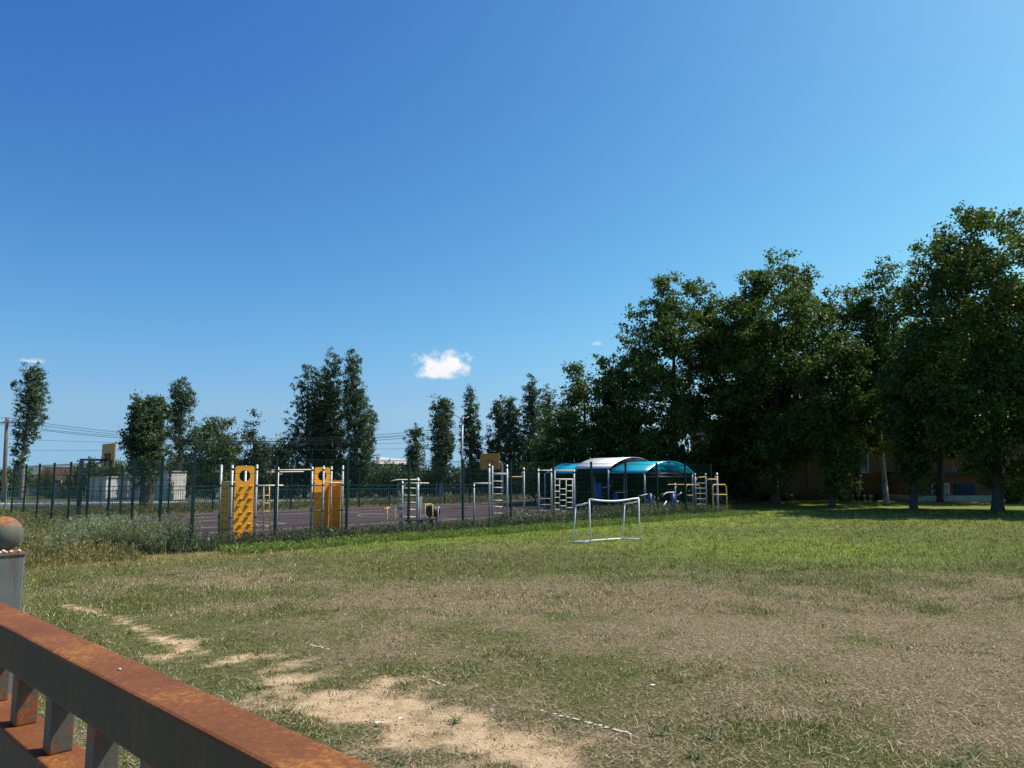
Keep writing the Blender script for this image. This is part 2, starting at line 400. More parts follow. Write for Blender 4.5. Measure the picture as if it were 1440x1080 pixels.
path_w = [0.05, 0.12, 0.03, 0.19, 0.36, 0.38, 0.46, 0.40, 0.36, 0.32]
def masks(x, y):
    x = np.asarray(x, float); y = np.asarray(y, float)
    n1 = fbm(x, y, 0.35); n2 = fbm(x + 40, y + 3, 1.4); n3 = fbm(x, y + 70, 3.2, 3)
    d = np.full(x.shape, 9.0)
    for i in range(len(path_pts) - 1):
        a, b = path_pts[i], path_pts[i + 1]
        ab = np.array([b.x - a.x, b.y - a.y]); L2 = ab @ ab
        t = np.clip(((x - a.x) * ab[0] + (y - a.y) * ab[1]) / L2, 0, 1)
        dd = np.hypot(x - a.x - t * ab[0], y - a.y - t * ab[1]) / (path_w[i] * (1 - t) + path_w[i + 1] * t)
        d = np.minimum(d, dd)
    dirt = np.clip(1.35 - d * 0.75 + (n2 - 0.5) * 2.4 + (n3 - 0.5) * 3.6, 0, 1)
    g = ground
    dry = 0.0
    for (px, py, rx, ry, w) in ((600, 845, 3.6, 2.6, 1.0), (880, 835, 3.4, 2.2, 0.9), (1010, 900, 2.6, 1.6, 1.0), (1280, 940, 3.0, 2.2, 1.0), (1130, 1000, 1.6, 0.9, 0.8),
                             (330, 815, 2.4, 2.0, 0.9), (820, 910, 2.4, 1.4, 0.8), (1390, 860, 3, 3, 0.6), (1200, 815, 4, 2.0, 0.45), (700, 770, 1.4, 0.9, 0.7), (1430, 1050, 2, 1.0, 0.7), (860, 990, 1.5, 0.6, 0.5)):
        c = g(px, py); dry = np.maximum(dry, w * blob(x, y, c, (rx, ry)))
    edge = 15.2 + 1.6 * (fbm(x, y + 200, 0.25, 2) - 0.5) * 2 + 0.22 * x
    dry = np.maximum(dry, 0.66 * np.clip((edge - y) / 2.2, 0, 1) * np.clip((x + 0.35 * y + 0.4) / 1.6, 0.25, 1))
    dry = np.clip(dry * 1.25 + (n1 - 0.5) * 1.3 + (n2 - 0.5) * 1.5 + (n3 - 0.5) * 0.8 - 0.14, 0, 1)
    cu, cv = court_uv(x, y)
    lush = np.exp(-((cv + 1.2) / 2.4) ** 2) * (cu > 2) + blob(x, y, g(1150, 770), (9, 4.5)) * 0.9 + np.clip((y - 24) / 8, 0, 1) * 0.6 * (x > 3)
    lush = np.clip(lush + (n1 - 0.5) * 0.8 + (n2 - 0.5) * 0.5, 0, 1)
    dry = dry * (1 - 0.55 * lush)
    gold = np.clip(blob(x, y, g(150, 785), (5, 2.2), 0.5) * 1.2 + (n2 - 0.5) * 0.6, 0, 1)
    return dirt, dry, lush, gold

# ------------------------------------------------------------------ ground
def axis(lo, hi, step, far):
    d = list(np.arange(lo, hi + 1e-6, step)); s = step; a = hi
    while a < far: s *= 1.5; a += s; d.append(a)
    s = step; a = lo; pre = []
    while a > -far: s *= 1.5; a -= s; pre.append(a)
    return np.array(pre[::-1] + d)
gx = axis(-20, 30, 0.17, 4000); gy = axis(3.5, 46, 0.17, 4000)
GX, GY = np.meshgrid(gx, gy)
cu, cv = court_uv(GX, GY)
inside = ((cu > -0.6) & (cv > -0.6) & (cu < 40) & (cv < 26)).astype(float)
def bumps(x, y):
    return (fbm(x, y, 0.5, 3) - 0.5) * 0.07 + (fbm(x, y, 2.6, 2) - 0.5) * 0.035
near = np.clip((48 - GY) / 6, 0, 1) * np.clip((GY + 2) / 3, 0, 1) * np.clip((40 - np.abs(GX)) / 8, 0, 1)
GZ = bumps(GX, GY) * near * (1 - inside) - 0.02 * inside
dirt, dry, lush, gold = masks(GX, GY)
GZ -= 0.02 * dirt * near
ny, nx = GX.shape
idx = np.arange(ny * nx).reshape(ny, nx)
q = np.stack([idx[:-1, :-1], idx[:-1, 1:], idx[1:, 1:], idx[1:, :-1]], -1).reshape(-1)
me = np_mesh('ground', np.stack([GX, GY, GZ], -1).reshape(-1, 3), q, 4,
             np.stack([dirt, dry, lush, gold], -1).reshape(-1, 4))
me.polygons.foreach_set('use_smooth', np.ones(len(me.polygons), bool))
m, nt, N, L = newmat('lawn_soil')
out = nd(nt, 'ShaderNodeOutputMaterial'); b = nd(nt, 'ShaderNodeBsdfPrincipled', Roughness=0.95); b.inputs['Specular IOR Level'].default_value = 0.1
a = nd(nt, 'ShaderNodeAttribute', attribute_name='tint'); sp = nd(nt, 'ShaderNodeSeparateColor'); L.new(a.outputs['Color'], sp.inputs[0])
tc = nd(nt, 'ShaderNodeTexCoord')
def gnoise(s, d=5.0, r=0.6):
    n = nd(nt, 'ShaderNodeTexNoise', Scale=s, Detail=d, Roughness=r); L.new(tc.outputs['Object'], n.inputs['Vector']); return n.outputs['Fac']
def gm(op, x, y=None, z=None, clamp=False):
    n = nd(nt, 'ShaderNodeMath', operation=op, use_clamp=clamp)
    for i, v in enumerate((x, y, z)):
        if v is None: continue
        if isinstance(v, (int, float)): n.inputs[i].default_value = v
        else: L.new(v, n.inputs[i])
    return n.outputs[0]
fine, mid, big = gnoise(34.0, 8, 0.78), gnoise(7.0), gnoise(0.9)
green = ramp(nt, fine, [(0.36, (0.028, 0.034, 0.012)), (0.5, (0.090, 0.100, 0.030)), (0.64, (0.26, 0.23, 0.09))])
lushc = ramp(nt, fine, [(0.34, (0.055, 0.085, 0.014)), (0.52, (0.16, 0.21, 0.030)), (0.66, (0.30, 0.31, 0.07))])
dryc = ramp(nt, fine, [(0.38, (0.050, 0.036, 0.022)), (0.5, (0.185, 0.137, 0.080)), (0.62, (0.46, 0.355, 0.205))])
goldc = ramp(nt, fine, [(0.33, (0.08, 0.065, 0.02)), (0.66, (0.26, 0.20, 0.07))])
sandc = ramp(nt, gm('MULTIPLY_ADD', fine, 0.5, gm('MULTIPLY', mid, 0.5)), [(0.34, (0.42, 0.265, 0.135)), (0.52, (0.64, 0.45, 0.265)), (0.66, (0.72, 0.55, 0.36))])
def soft(v, w):   # mask value pushed about by mid-scale noise
    return gm('MULTIPLY_ADD', gm('SUBTRACT', gm('ADD', gm('MULTIPLY', v, 1.0), gm('MULTIPLY', gm('SUBTRACT', mid, 0.5), w)), 0.5), 1.25, 0.42, clamp=True)
far_f = gm('MULTIPLY', gm('SUBTRACT', big, 0.45), 1.5, clamp=True)
col = mixc(nt, soft(sp.outputs['Blue'], 0.9), green, lushc)
col = mixc(nt, soft(sp.outputs['Green'], 1.4), col, dryc)
col = mixc(nt, soft(a.outputs['Alpha'], 0.9), col, goldc)
col = mixc(nt, soft(sp.outputs['Red'], 0.9), col, sandc)
L.new(col, b.inputs['Base Color'])
bp = nd(nt, 'ShaderNodeBump', Strength=0.9, Distance=0.05); L.new(gm('ADD', fine, gm('MULTIPLY', mid, 0.5)), bp.inputs['Height']); L.new(bp.outputs[0], b.inputs['Normal'])
L.new(b.outputs[0], out.inputs[0])
o = link_mesh('ground', me, m); tag(o, 'patchy school field of green and dried grass with a bare sandy track', kind='structure')

# ------------------------------------------------------------------ grass
def zground(x, y):
    u, v = court_uv(x, y)
    ins = (u > -0.6) & (v > -0.6) & (u < 40) & (v < 26)
    n = np.clip((48 - y) / 6, 0, 1) * np.clip((y + 2) / 3, 0, 1) * np.clip((40 - np.abs(x)) / 8, 0, 1)
    return np.where(ins, -0.02, bumps(x, y) * n)
def grass_blades(name, x, y, h, w, lean, tint, mat, seg=2, rs=None, label=None, z0=None):
    n = len(x); rs = rs or rng
    a = rs.random(n) * 2 * np.pi; la = rs.random(n) * 2 * np.pi
    z = zground(x, y) - 0.01 if z0 is None else z0
    wx, wy = np.cos(a) * w / 2, np.sin(a) * w / 2
    lx, ly = np.cos(la) * lean * h, np.sin(la) * lean * h
    hz = h * np.sqrt(np.clip(1 - lean * lean, 0.02, 1))
    B = lambda dx, dy, dz: np.stack([x + dx, y + dy, z + dz], -1)
    if seg == 2:
        V = np.stack([B(-wx, -wy, 0), B(wx, wy, 0), B(lx * .35 + wx * .75, ly * .35 + wy * .75, hz * .6), B(lx * .35 - wx * .75, ly * .35 - wy * .75, hz * .6), B(lx, ly, hz)], 1)
        o_ = (np.arange(n) * 5)[:, None]
        F = np.concatenate([o_ + np.array([[0, 1, 2]]), o_ + np.array([[0, 2, 3]]), o_ + np.array([[3, 2, 4]])], 1).reshape(-1)
        k = 5
    else:
        V = np.stack([B(-wx, -wy, 0), B(wx, wy, 0), B(lx, ly, hz)], 1)
        F = np.arange(n * 3); k = 3
    T = np.repeat(np.concatenate([tint, np.ones((n, 1))], 1)[:, None, :], k, 1).reshape(-1, 4)
    me = np_mesh(name, V.reshape(-1, 3), F, 3, T)
    o = link_mesh(name, me, mat)
    tag(o, label, kind='stuff'); return o
def lawn_sample(n, y0, y1, p, side=0.78):
    u = rng.random(n)
    e = 1 - p
    Y = (y0 ** e + u * (y1 ** e - y0 ** e)) ** (1 / e)
    X = (rng.random(n) * 2 - 1) * side * Y
    return X, Y
def blade_tint(x, y):
    dirt, dry, lush, gold = masks(x, y); n = len(x)
    r1, r2 = rng.random(n), rng.random(n)
    dead = np.clip(dry * 0.92 + gold * 0.5 + 0.16 * (1 - 0.7 * lush), 0, 0.90) > r1
    green = np.stack([0.105 + 0.10 * r2, 0.130 + 0.09 * r2, 0.026 + 0.03 * r2], -1)
    lushc = np.stack([0.130 + 0.12 * r2, 0.190 + 0.11 * r2, 0.022 + 0.022 * r2], -1)
    green = np.where((lush > rng.random(n))[:, None], lushc, green)
    straw = np.stack([0.30 + 0.36 * r2, 0.245 + 0.30 * r2, 0.115 + 0.14 * r2], -1)
    brown = np.stack([0.125 + 0.085 * r2, 0.096 + 0.068 * r2, 0.050 + 0.033 * r2], -1)
    straw = np.where((rng.random(n) < 0.38)[:, None], brown, straw)
    var = np.clip(rng.lognormal(-0.10, 0.58, n), 0.22, 2.6)[:, None]
    return np.clip(np.where(dead[:, None], straw, green) * var, 0, 0.72), dirt, dry, lush
def clump(x, y, s):  # pull positions into little tufts
    return x + rng.normal(0, s, len(x)), y + rng.normal(0, s, len(x))
# near field: single blades, in tufts
nt_ = 42000
X, Y = lawn_sample(nt_, 4.2, 18.0, 1.15)
keep = (masks(X, Y)[0] + 0.25 * (rng.random(nt_) - 0.5) < 0.55 + 0.5 * (rng.random(nt_) < 0.14)); X, Y = X[keep], Y[keep]
th = np.clip(rng.lognormal(0, 0.45, len(X)), 0.4, 2.6)
th *= np.clip((fbm(X, Y + 31, 1.1, 3) - 0.28) * 2.6, 0.45, 1.6)
X = np.repeat(X, 6); Y = np.repeat(Y, 6); th = np.repeat(th, 6); X, Y = clump(X, Y, 0.03)
tint, dirt_, dry_, lush_ = blade_tint(X, Y)
H = (0.020 + 0.0011 * Y + 0.034 * rng.random(len(X))) * th * (1 - 0.34 * dry_)
grass_blades('lawn_grass', X, Y, H, (0.0042 + 0.00055 * Y) * (0.7 + 0.6 * rng.random(len(X))), 0.35 + 0.62 * rng.random(len(X)), tint, M['blade'], 2, label='short patchy lawn grass, part green and part dried, nearest the railing')
# middle and far field
nt_ = 60000
X, Y = lawn_sample(nt_, 11.5, 44.0, 1.45)
u_, v_ = court_uv(X, Y); keep = ((v_ < -0.1) | (u_ < -0.1) | (u_ > 27.6)) & (masks(X, Y)[0] < 0.6); X, Y = X[keep], Y[keep]
th = np.clip(rng.lognormal(0, 0.4, len(X)), 0.4, 2.4)
X = np.repeat(X, 5); Y = np.repeat(Y, 5); th = np.repeat(th, 5); X, Y = clump(X, Y, 0.06)
tint, dirt_, dry_, lush_ = blade_tint(X, Y)
H = (0.024 + 0.0009 * Y + 0.036 * rng.random(len(X))) * th * (1 - 0.4 * dry_) * (1 + 0.35 * lush_)
grass_blades('lawn_grass', X, Y, H, (0.0042 + 0.00055 * Y) * (0.7 + 0.6 * rng.random(len(X))), 0.25 + 0.7 * rng.random(len(X)), tint, M['blade'], 1, label='greener lawn grass in the middle of the field up to the fence')
# dry straw lying about
nt_ = 46000
X, Y = lawn_sample(nt_, 4.2, 24, 1.25)
kp = (masks(X, Y)[0] < 0.5) | (rng.random(nt_) < 0.3); X, Y = X[kp], Y[kp]; nt_ = len(X)
L_ = 0.03 + 0.13 * rng.random(nt_) ** 3
r2 = rng.random(nt_)[:, None]
grass_blades('dry_straw', X, Y, L_, 0.004 + 0.003 * rng.random(nt_), 0.90 + 0.095 * rng.random(nt_), np.concatenate([0.34 + 0.25 * r2, 0.28 + 0.2 * r2, 0.17 + 0.13 * r2], 1), M['straw'], 1, label='pale dry straw lying loose on the lawn', z0=zground(X, Y) + 0.012)
nt_ = 9000
X, Y = lawn_sample(nt_, 4.2, 13, 1.2)
dm = masks(X, Y)[0]; kp = (dm > 0.4) | (rng.random(nt_) < 0.35); X, Y = X[kp], Y[kp]
r2 = rng.random(len(X))[:, None]
grass_blades('dead_twigs', X, Y, 0.02 + 0.09 * rng.random(len(X)) ** 2.5, 0.004 + 0.008 * rng.random(len(X)), 0.93 + 0.065 * rng.random(len(X)), np.concatenate([0.06 + 0.12 * r2, 0.042 + 0.09 * r2, 0.028 + 0.055 * r2], 1), M['straw'], 1, label='dark dead twigs and crumbs strewn over the bare sand', z0=zground(X, Y) + 0.004)
nt_ = 16000
X, Y = lawn_sample(nt_, 4.2, 11, 1.1); kp = masks(X, Y)[0] > 0.45; X, Y = X[kp][:1500], Y[kp][:1500]; n_p = len(X)
sz_ = (0.004 + 0.012 * rng.random(n_p) ** 3)[:, None, None]
oc = np.array([(1, 0, 0), (0, 1, 0), (-1, 0, 0), (0, -1, 0), (0, 0, .6), (0, 0, -.6)])[None] * (0.7 + 0.6 * rng.random((n_p, 6, 1))) * sz_
V = oc + np.stack([X, Y, zground(X, Y) + 0.002 - 0.02 * masks(X, Y)[0]], -1)[:, None, :]
F = (np.arange(n_p) * 6)[:, None] + np.array([[0, 1, 4, 1, 2, 4, 2, 3, 4, 3, 0, 4, 1, 0, 5, 2, 1, 5, 3, 2, 5, 0, 3, 5]])
r2 = rng.random((n_p, 1)); T = np.concatenate([0.30 + 0.3 * r2, 0.24 + 0.26 * r2, 0.17 + 0.2 * r2, np.ones((n_p, 1))], 1)
o = link_mesh('pebbles', np_mesh('pebbles', V.reshape(-1, 3), F.reshape(-1), 3, np.repeat(T, 6, 0)), M['straw']); tag(o, 'small stones scattered over the bare sand', kind='stuff')
# broad-leaved weed rosettes and taller tufts
cx, cy = lawn_sample(260, 4.5, 20, 1.5)
kp = fbm(cx, cy, 0.5) > 0.47; cx, cy = cx[kp], cy[kp]; n_s = len(cx)
cc = [ground(*p) for p in ((545, 1062), (560, 1070), (975, 1065), (1000, 1040), (1370, 1065), (1350, 1078), (930, 1030), (365, 965), (640, 1010), (400, 1000))]
cx = np.concatenate([cx, [c.x for c in cc] * 2]); cy = np.concatenate([cy, [c.y for c in cc] * 2])
k = 13
sz = np.concatenate([0.03 + 0.045 * rng.random(n_s) ** 2, 0.07 + 0.05 * rng.random(2 * len(cc))])
X = np.repeat(cx, k) + rng.normal(0, 0.025, len(cx) * k); Y = np.repeat(cy, k) + rng.normal(0, 0.025, len(cx) * k)
r2 = rng.random(len(X))[:, None]
grass_blades('lawn_weeds', X, Y, np.repeat(sz, k) * (0.7 + 0.8 * rng.random(len(X))), 0.007 + 0.008 * rng.random(len(X)), 0.72 + 0.26 * rng.random(len(X)),
             np.concatenate([0.085 + 0.08 * r2, 0.125 + 0.09 * r2, 0.045 + 0.04 * r2], 1), M['blade'], 2, label='dark green weed tufts scattered over the short lawn')

# ------------------------------------------------------------------ tall weeds along the court
def weeds(name, label, x, y, hmin, hmax, tints, seed, leafn=16, w=0.012, flower=0.0):
    """each stem with small leaves up its length, plus grass blades"""
    rs = np.random.default_rng(seed); n = len(x)
    h = hmin + (hmax - hmin) * rs.random(n) ** 1.4
    z = zground(x, y)
    la = rs.random(n) * 2 * np.pi; ln = rs.random(n) * 0.45
    t = rs.random((n, leafn)) ** 0.75
    px = x[:, None] + np.cos(la)[:, None] * ln[:, None] * h[:, None] * t ** 1.6 + rs.normal(0, 0.035, (n, leafn))
    py = y[:, None] + np.sin(la)[:, None] * ln[:, None] * h[:, None] * t ** 1.6 + rs.normal(0, 0.035, (n, leafn))
    pz = z[:, None] + h[:, None] * t
    P = np.stack([px, py, pz], -1).reshape(-1, 3); m_ = len(P)
    d = rs.normal(0, 1, (m_, 3)); d[:, 2] = np.abs(d[:, 2]) + 0.5; d /= np.linalg.norm(d, axis=1)[:, None]
    e = np.cross(d, rs.normal(0, 1, (m_, 3))); e /= np.linalg.norm(e, axis=1)[:, None]
    s = (0.05 + 0.06 * rs.random(m_))[:, None]
    V = np.stack([P, P + d * s * .5 + e * w, P + d * s, P + d * s * .5 - e * w], 1).reshape(-1, 3)
    c = np.array(tints)[rs.integers(0, len(tints), n)]
    c = np.repeat(c, leafn, 0) * (0.65 + 0.7 * rs.random((m_, 1)))
    if flower:
        fl = (rs.random(m_) < flower) & (np.tile(t.reshape(-1), 1) > 0.8); c[fl] = (0.75, 0.75, 0.68)
    T = np.repeat(np.concatenate([c, np.ones((m_, 1))], 1)[:, None, :], 4, 1).reshape(-1, 4)
    V = V.astype(np.float32); F = np.arange(m_ * 4)
    # stems
    tip = np.stack([x + np.cos(la) * ln * h, y + np.sin(la) * ln * h, z + h], -1); mid_ = np.stack([x + np.cos(la) * ln * h * .33, y + np.sin(la) * ln * h * .33, z + h * .5], -1)
    bs = np.stack([x, y, z - 0.02], -1); ww = np.stack([np.cos(la + 1.57), np.sin(la + 1.57), 0 * la], -1) * 0.006
    VS = np.stack([bs - ww, bs + ww, mid_ + ww, mid_ - ww, mid_ - ww, mid_ + ww, tip + ww * .4, tip - ww * .4], 1).reshape(-1, 3)
    FS = np.arange(n * 8) + len(V)
    cs = np.array(tints)[rs.integers(0, len(tints), n)]
    TS = np.repeat(np.concatenate([cs, np.ones((n, 1))], 1)[:, None, :], 8, 1).reshape(-1, 4)
    me = np_mesh(name, np.concatenate([V, VS]), np.concatenate([F, FS]), 4, np.concatenate([T, TS]))
    o = link_mesh(name, me, M['blade']); return tag(o, label, kind='stuff')
GREENS = [(0.075, 0.11, 0.042), (0.095, 0.13, 0.055), (0.06, 0.09, 0.04), (0.12, 0.15, 0.075), (0.13, 0.13, 0.06)]
GREY = [(0.19, 0.235, 0.11), (0.25, 0.29, 0.15), (0.14, 0.19, 0.085), (0.24, 0.265, 0.13), (0.30, 0.29, 0.14)]
OLIVE = [(0.18, 0.17, 0.06), (0.24, 0.20, 0.07), (0.13, 0.14, 0.045), (0.32, 0.25, 0.10)]
LUSHG = [(0.16, 0.24, 0.04), (0.20, 0.28, 0.055), (0.12, 0.19, 0.035), (0.22, 0.25, 0.07)]
def strip(n, u0, u1, v0, v1, dens=None):
    u = u0 + (u1 - u0) * rng.random(n); v = v0 + (v1 - v0) * rng.random(n)
    if dens:
        k = fbm(u * 1.0, v + 50, 0.55, 3) > dens; u, v = u[k], v[k]
    return C0.x + u * E1.x + v * E2.x, C0.y + u * E1.y + v * E2.y
weeds('fence_weeds', 'dark weeds growing along the foot of the green mesh fence beside the field', *strip(4200, -0.5, 28.0, -0.45, 0.55), 0.12, 0.50, GREENS, 1, flower=0.012)
weeds('fence_weeds', 'taller weed clumps pushing through the green mesh fence', *strip(2600, -0.3, 28.0, -0.5, 0.6, 0.56), 0.30, 0.85, GREENS + GREY, 2, flower=0.04)
weeds('verge_grass', 'bright green longer grass in front of the mesh fence', *strip(5200, 0.5, 29, -1.9, -0.3), 0.05, 0.20, LUSHG, 3, leafn=9)
# left of the corner: big grey-green weeds and golden grass
weeds('tall_weeds', 'tall grey green weeds in front of the left court fence', *strip(4600, -3.4, 0.6, 0.3, 20, 0.36), 0.16, 0.62, GREY + OLIVE, 4, w=0.010)
weeds('tall_weeds', 'bushy grey green weeds at the left corner of the court', *strip(1700, -2.4, 0.3, 0.0, 4.0, 0.42), 0.35, 1.0, GREY, 5, leafn=28, w=0.009, flower=0.02)
weeds('golden_grass', 'golden dry grass in front of the tall weeds on the left', *strip(4600, -6.5, -1.6, -1.5, 12), 0.10, 0.42, OLIVE, 6, leafn=8)
weeds('tall_weeds', 'long olive grass between the court and the far railing', *strip(5200, -4, 42, 22.2, 31), 0.14, 0.50, OLIVE + GREENS, 7, leafn=14, w=0.02)
weeds('tall_weeds', 'weeds growing around the shelter and the exercise bars', *strip(1800, 22, 30, 0.2, 5), 0.15, 0.55, GREENS + OLIVE, 8)

# ------------------------------------------------------------------ sports court
def court_pt(u, v, z=0.0): return Vector((C0.x + u * E1.x + v * E2.x, C0.y + u * E1.y + v * E2.y, z))
CR = thing('sports_court', 'dark maroon rubber sports court with white markings behind the mesh fence', 'court', court_pt(0, 0), A1)
CR['kind'] = 'structure'
mr, nt, N, L = newmat('court_rubber')
out = nd(nt, 'ShaderNodeOutputMaterial'); b = nd(nt, 'ShaderNodeBsdfPrincipled', Roughness=0.85); b.inputs['Specular IOR Level'].default_value = 0.15
tc = nd(nt, 'ShaderNodeTexCoord'); n1 = nd(nt, 'ShaderNodeTexNoise', Scale=0.6, Detail=6.0); n2 = nd(nt, 'ShaderNodeTexNoise', Scale=60.0, Detail=3.0)
L.new(tc.outputs['Object'], n1.inputs['Vector']); L.new(tc.outputs['Object'], n2.inputs['Vector'])
c = ramp(nt, n1.outputs['Fac'], [(0.3, (0.050, 0.031, 0.032)), (0.7, (0.080, 0.055, 0.054))])
L.new(mixc(nt, n2.outputs['Fac'], c, (0.045, 0.033, 0.034)), b.inputs['Base Color']); L.new(b.outputs[0], out.inputs[0])
MB().box((15.0, 11.6, 0.0), (28.8, 21.2, 0.06)).build('rubber_surface', mr, CR)
ln = MB()
def cline(u0, v0, u1, v1, w=0.06): ln.bar((u0, v0, 0.033), (u1, v1, 0.033), w, 0.006)
for v in (2.6, 20.4): cline(1.8, v, 28, v)
for u in (1.8, 15, 28): cline(u, 2.63, u, 20.37)
for v in (9.1, 13.9): cline(1.83, v, 7.6, v)
cline(7.6, 9.13, 7.6, 13.87)
for v in (6.0, 17.0): cline(1.83, v, 27.97, v, 0.05)
for k in range(28):
    a0, a1 = 2 * math.pi * k / 28, 2 * math.pi * (k + 1) / 28
    ln.bar((15 + 1.8 * math.cos(a0), 11.5 + 1.8 * math.sin(a0), 0.0345), (15 + 1.8 * math.cos(a1), 11.5 + 1.8 * math.sin(a1), 0.0345), 0.05, 0.003)
ln.build('court_marking', M['chalk'], CR)
kb = MB(); kb.box((15.0, 0.93, 0.03), (29.0, 0.1, 0.13)); kb.build('kerb', M['concrete'], CR)

# ------------------------------------------------------------------ welded mesh fences
FH = 2.66
pm = MB(); pm.box((0, 0, FH / 2 - 0.02), (0.07, 0.07, FH + 0.04)); pm.box((0, 0, FH + 0.012), (0.085, 0.085, 0.024))
post_me = pm.mesh('post'); post_me.materials.append(M['fence_green'])
fm = MB()
for i in range(49):
    xx = 0.05 + i * 0.05
    fm.box((xx, 0, 1.37), (0.0034, 0.0034, 2.46))
for k in range(13):
    zz = 0.16 + k * 0.2
    fm.box((1.25, 0.006, zz), (2.44, 0.005, 0.005))
for zz in (0.56, 1.36, 2.16): fm.box((1.25, -0.012, zz), (2.44, 0.012, 0.012))
fm.box((1.25, 0.0, 2.602), (2.44, 0.012, 0.016))
panel_me = fm.mesh('mesh_panel'); panel_me.materials.append(M['fence_green'])
def mesh_fence(label, base, ang, n, start=0, skip_first=False):
    t = thing('mesh_fence', label, 'fence', base, ang)
    for i in range(n + 1):
        if not (skip_first and i == 0): link_mesh('post', post_me, None, t, (i * PW, 0, 0))
        if i < n: link_mesh('mesh_panel', panel_me, None, t, (i * PW, 0, 0))
    return t
mesh_fence('green welded mesh fence along the side of the court nearest the field', court_pt(0, 0), A1, NP_FRONT)
mesh_fence('green welded mesh fence on the left short side of the court, behind tall weeds', court_pt(0, 0), A1 + math.pi / 2, NP_SIDE, skip_first=True)
mesh_fence('green welded mesh fence on the far side of the court', court_pt(0, NP_SIDE * PW), A1, NP_FAR, skip_first=True)

# ------------------------------------------------------------------ climbing towers
def panel_with_hole(w, z0, z1, hz, hr, th=0.03):
    mb = MB(); n = 32; S = min(w / 2, z1 - hz, 0.31)
    circ, sq = [], []
    for k in range(n):
        a = 2 * math.pi * (k + 0.5) / n; c_, s_ = math.cos(a), math.sin(a); mxx = max(abs(c_), abs(s_))
        circ.append((hr * c_, hz + hr * s_)); sq.append((c_ / mxx * w / 2, hz + s_ / mxx * (z1 - hz)))
    V = []
    for y in (-th / 2, th / 2):
        V += [(x, y, z) for x, z in circ] + [(x, y, z) for x, z in sq]
    F = []
    for k in range(n):
        j = (k + 1) % n
        F.append((k, j, n + j, n + k)); F.append((2 * n + j, 2 * n + k, 3 * n + k, 3 * n + j)); F.append((k, 2 * n + k, 2 * n + j, j)); F.append((n + j, 3 * n + j, 3 * n + k, n + k))
    mb.add(V, F)
    zb = hz - (z1 - hz)
    mb.box((0, 0, (z0 + zb) / 2), (w, th, zb - z0 - 0.001))
    return mb
def post_mb(x, y, h, r=0.04):
    mb = MB(); mb.tube([(x, y, 0), (x, y, h)], r, 12); mb.lathe([(r, 0), (r * 0.8, r * 0.5), (0.001, r * 0.75)], 12, (x, y, h)); return mb
hold = MB(); hold.add([(-.055, 0, -.03), (.055, 0, -.03), (.045, 0, .04), (-.045, 0, .04), (-.04, -.055, -.012), (.04, -.055, -.012), (.032, -.07, .03), (-.032, -.07, .03)],
                      [(0, 1, 5, 4), (4, 5, 6, 7), (7, 6, 2, 3), (1, 2, 6, 5), (0, 4, 7, 3)])
hold_me = hold.mesh('climbing_hold'); hold_me.materials.append(M['orange_hold'])
TW = 0.82
def clampset(t, x, y, zs):
    for z in zs: MB().tube([(x, y, z - 0.025), (x, y, z + 0.025)], 0.056, 10).build('clamp', M['black_plastic'], t)
def tower(label, base):
    t = thing('climbing_tower', label, 'climbing frame', base, A1, 'orange climbing towers on the court'); return t
b1 = at(325, 700, 24.0); b1.z = 0.03
t1 = tower('orange climbing tower with round porthole and rows of climbing holds, nearest the fence corner', b1)
for x, y, h in ((0, 0, 2.38), (TW, 0, 2.40), (0, TW, 2.40), (TW, TW, 2.38)): post_mb(x, y, h).build('post', M['steel'], t1)
pf = panel_with_hole(0.64, 0.06, 2.38, 2.06, 0.185).build('climbing_panel', M['orange'], t1, (TW / 2, -0.02, 0))
for r_ in range(8):
    for c_ in range(2):
        h = link_mesh('climbing_hold', hold_me, None, pf, (-0.135 + 0.28 * c_ + (0.05 if r_ % 2 else -0.05), -0.015, 0.28 + r_ * 0.20 + 0.02 * ((r_ * 7 + c_ * 3) % 3)), (0, 0.2 * ((r_ * 5 + c_ * 2) % 5 - 2), 0))
pl = MB(); pl.box((0.0, TW / 2, 0.97), (0.03, 0.66, 1.82)); plo = pl.build('side_panel', M['orange'], t1)
kn = MB().tube([(-0.014, 0, 0), (-0.022, 0, 0)], 0.028, 8).mesh('grip_hole'); kn.materials.append(M['black_plastic'])
for r_ in range(6):
    for c_ in range(2): link_mesh('grip_hole', kn, None, plo, (0, TW / 2 - 0.12 + 0.24 * c_, 0.36 + r_ * 0.26))
for x, y in ((0, 0), (TW, 0), (0, TW), (TW, TW)): clampset(t1, x, y, (0.75, 1.75, 2.28) if (x, y) != (0, TW) else (0.75, 1.75))
for z in (0.75, 1.75): MB().tube([(0, 0, z), (TW, 0, z)], 0.018, 8).build('crossbar', M['steel'], t1)
MB().tube([(0, TW, 1.86), (TW, TW, 1.86)], 0.022, 8).build('crossbar', M['cream_bar'], t1)
hb = MB(); hb.tube([(TW, 0, 1.74), (TW + 0.95, 0.02, 1.74)], 0.026, 8); hb.build('pull_up_bar', M['cream_bar'], t1)
for z in (0.45, 1.15):
    MB().tube([(TW, -0.02, z + 0.08), (TW + 0.11, -0.05, z), (TW, -0.02, z - 0.08)], 0.012, 6).build('foot_loop', M['white_paint'], t1)
b2 = at(454, 700, 28.0); b2.z = 0.03
t2 = tower('orange climbing tower seen from its open side, with the porthole panel at the back', b2)
for x, y, h in ((0, 0, 2.40), (TW, 0, 2.42), (0, TW, 2.38), (TW, TW, 2.40)): post_mb(x, y, h).build('post', M['steel'], t2)
pf2 = panel_with_hole(0.66, 0.06, 2.38, 2.06, 0.185).build('climbing_panel', M['orange'], t2, (TW / 2, TW - 0.02, 0))
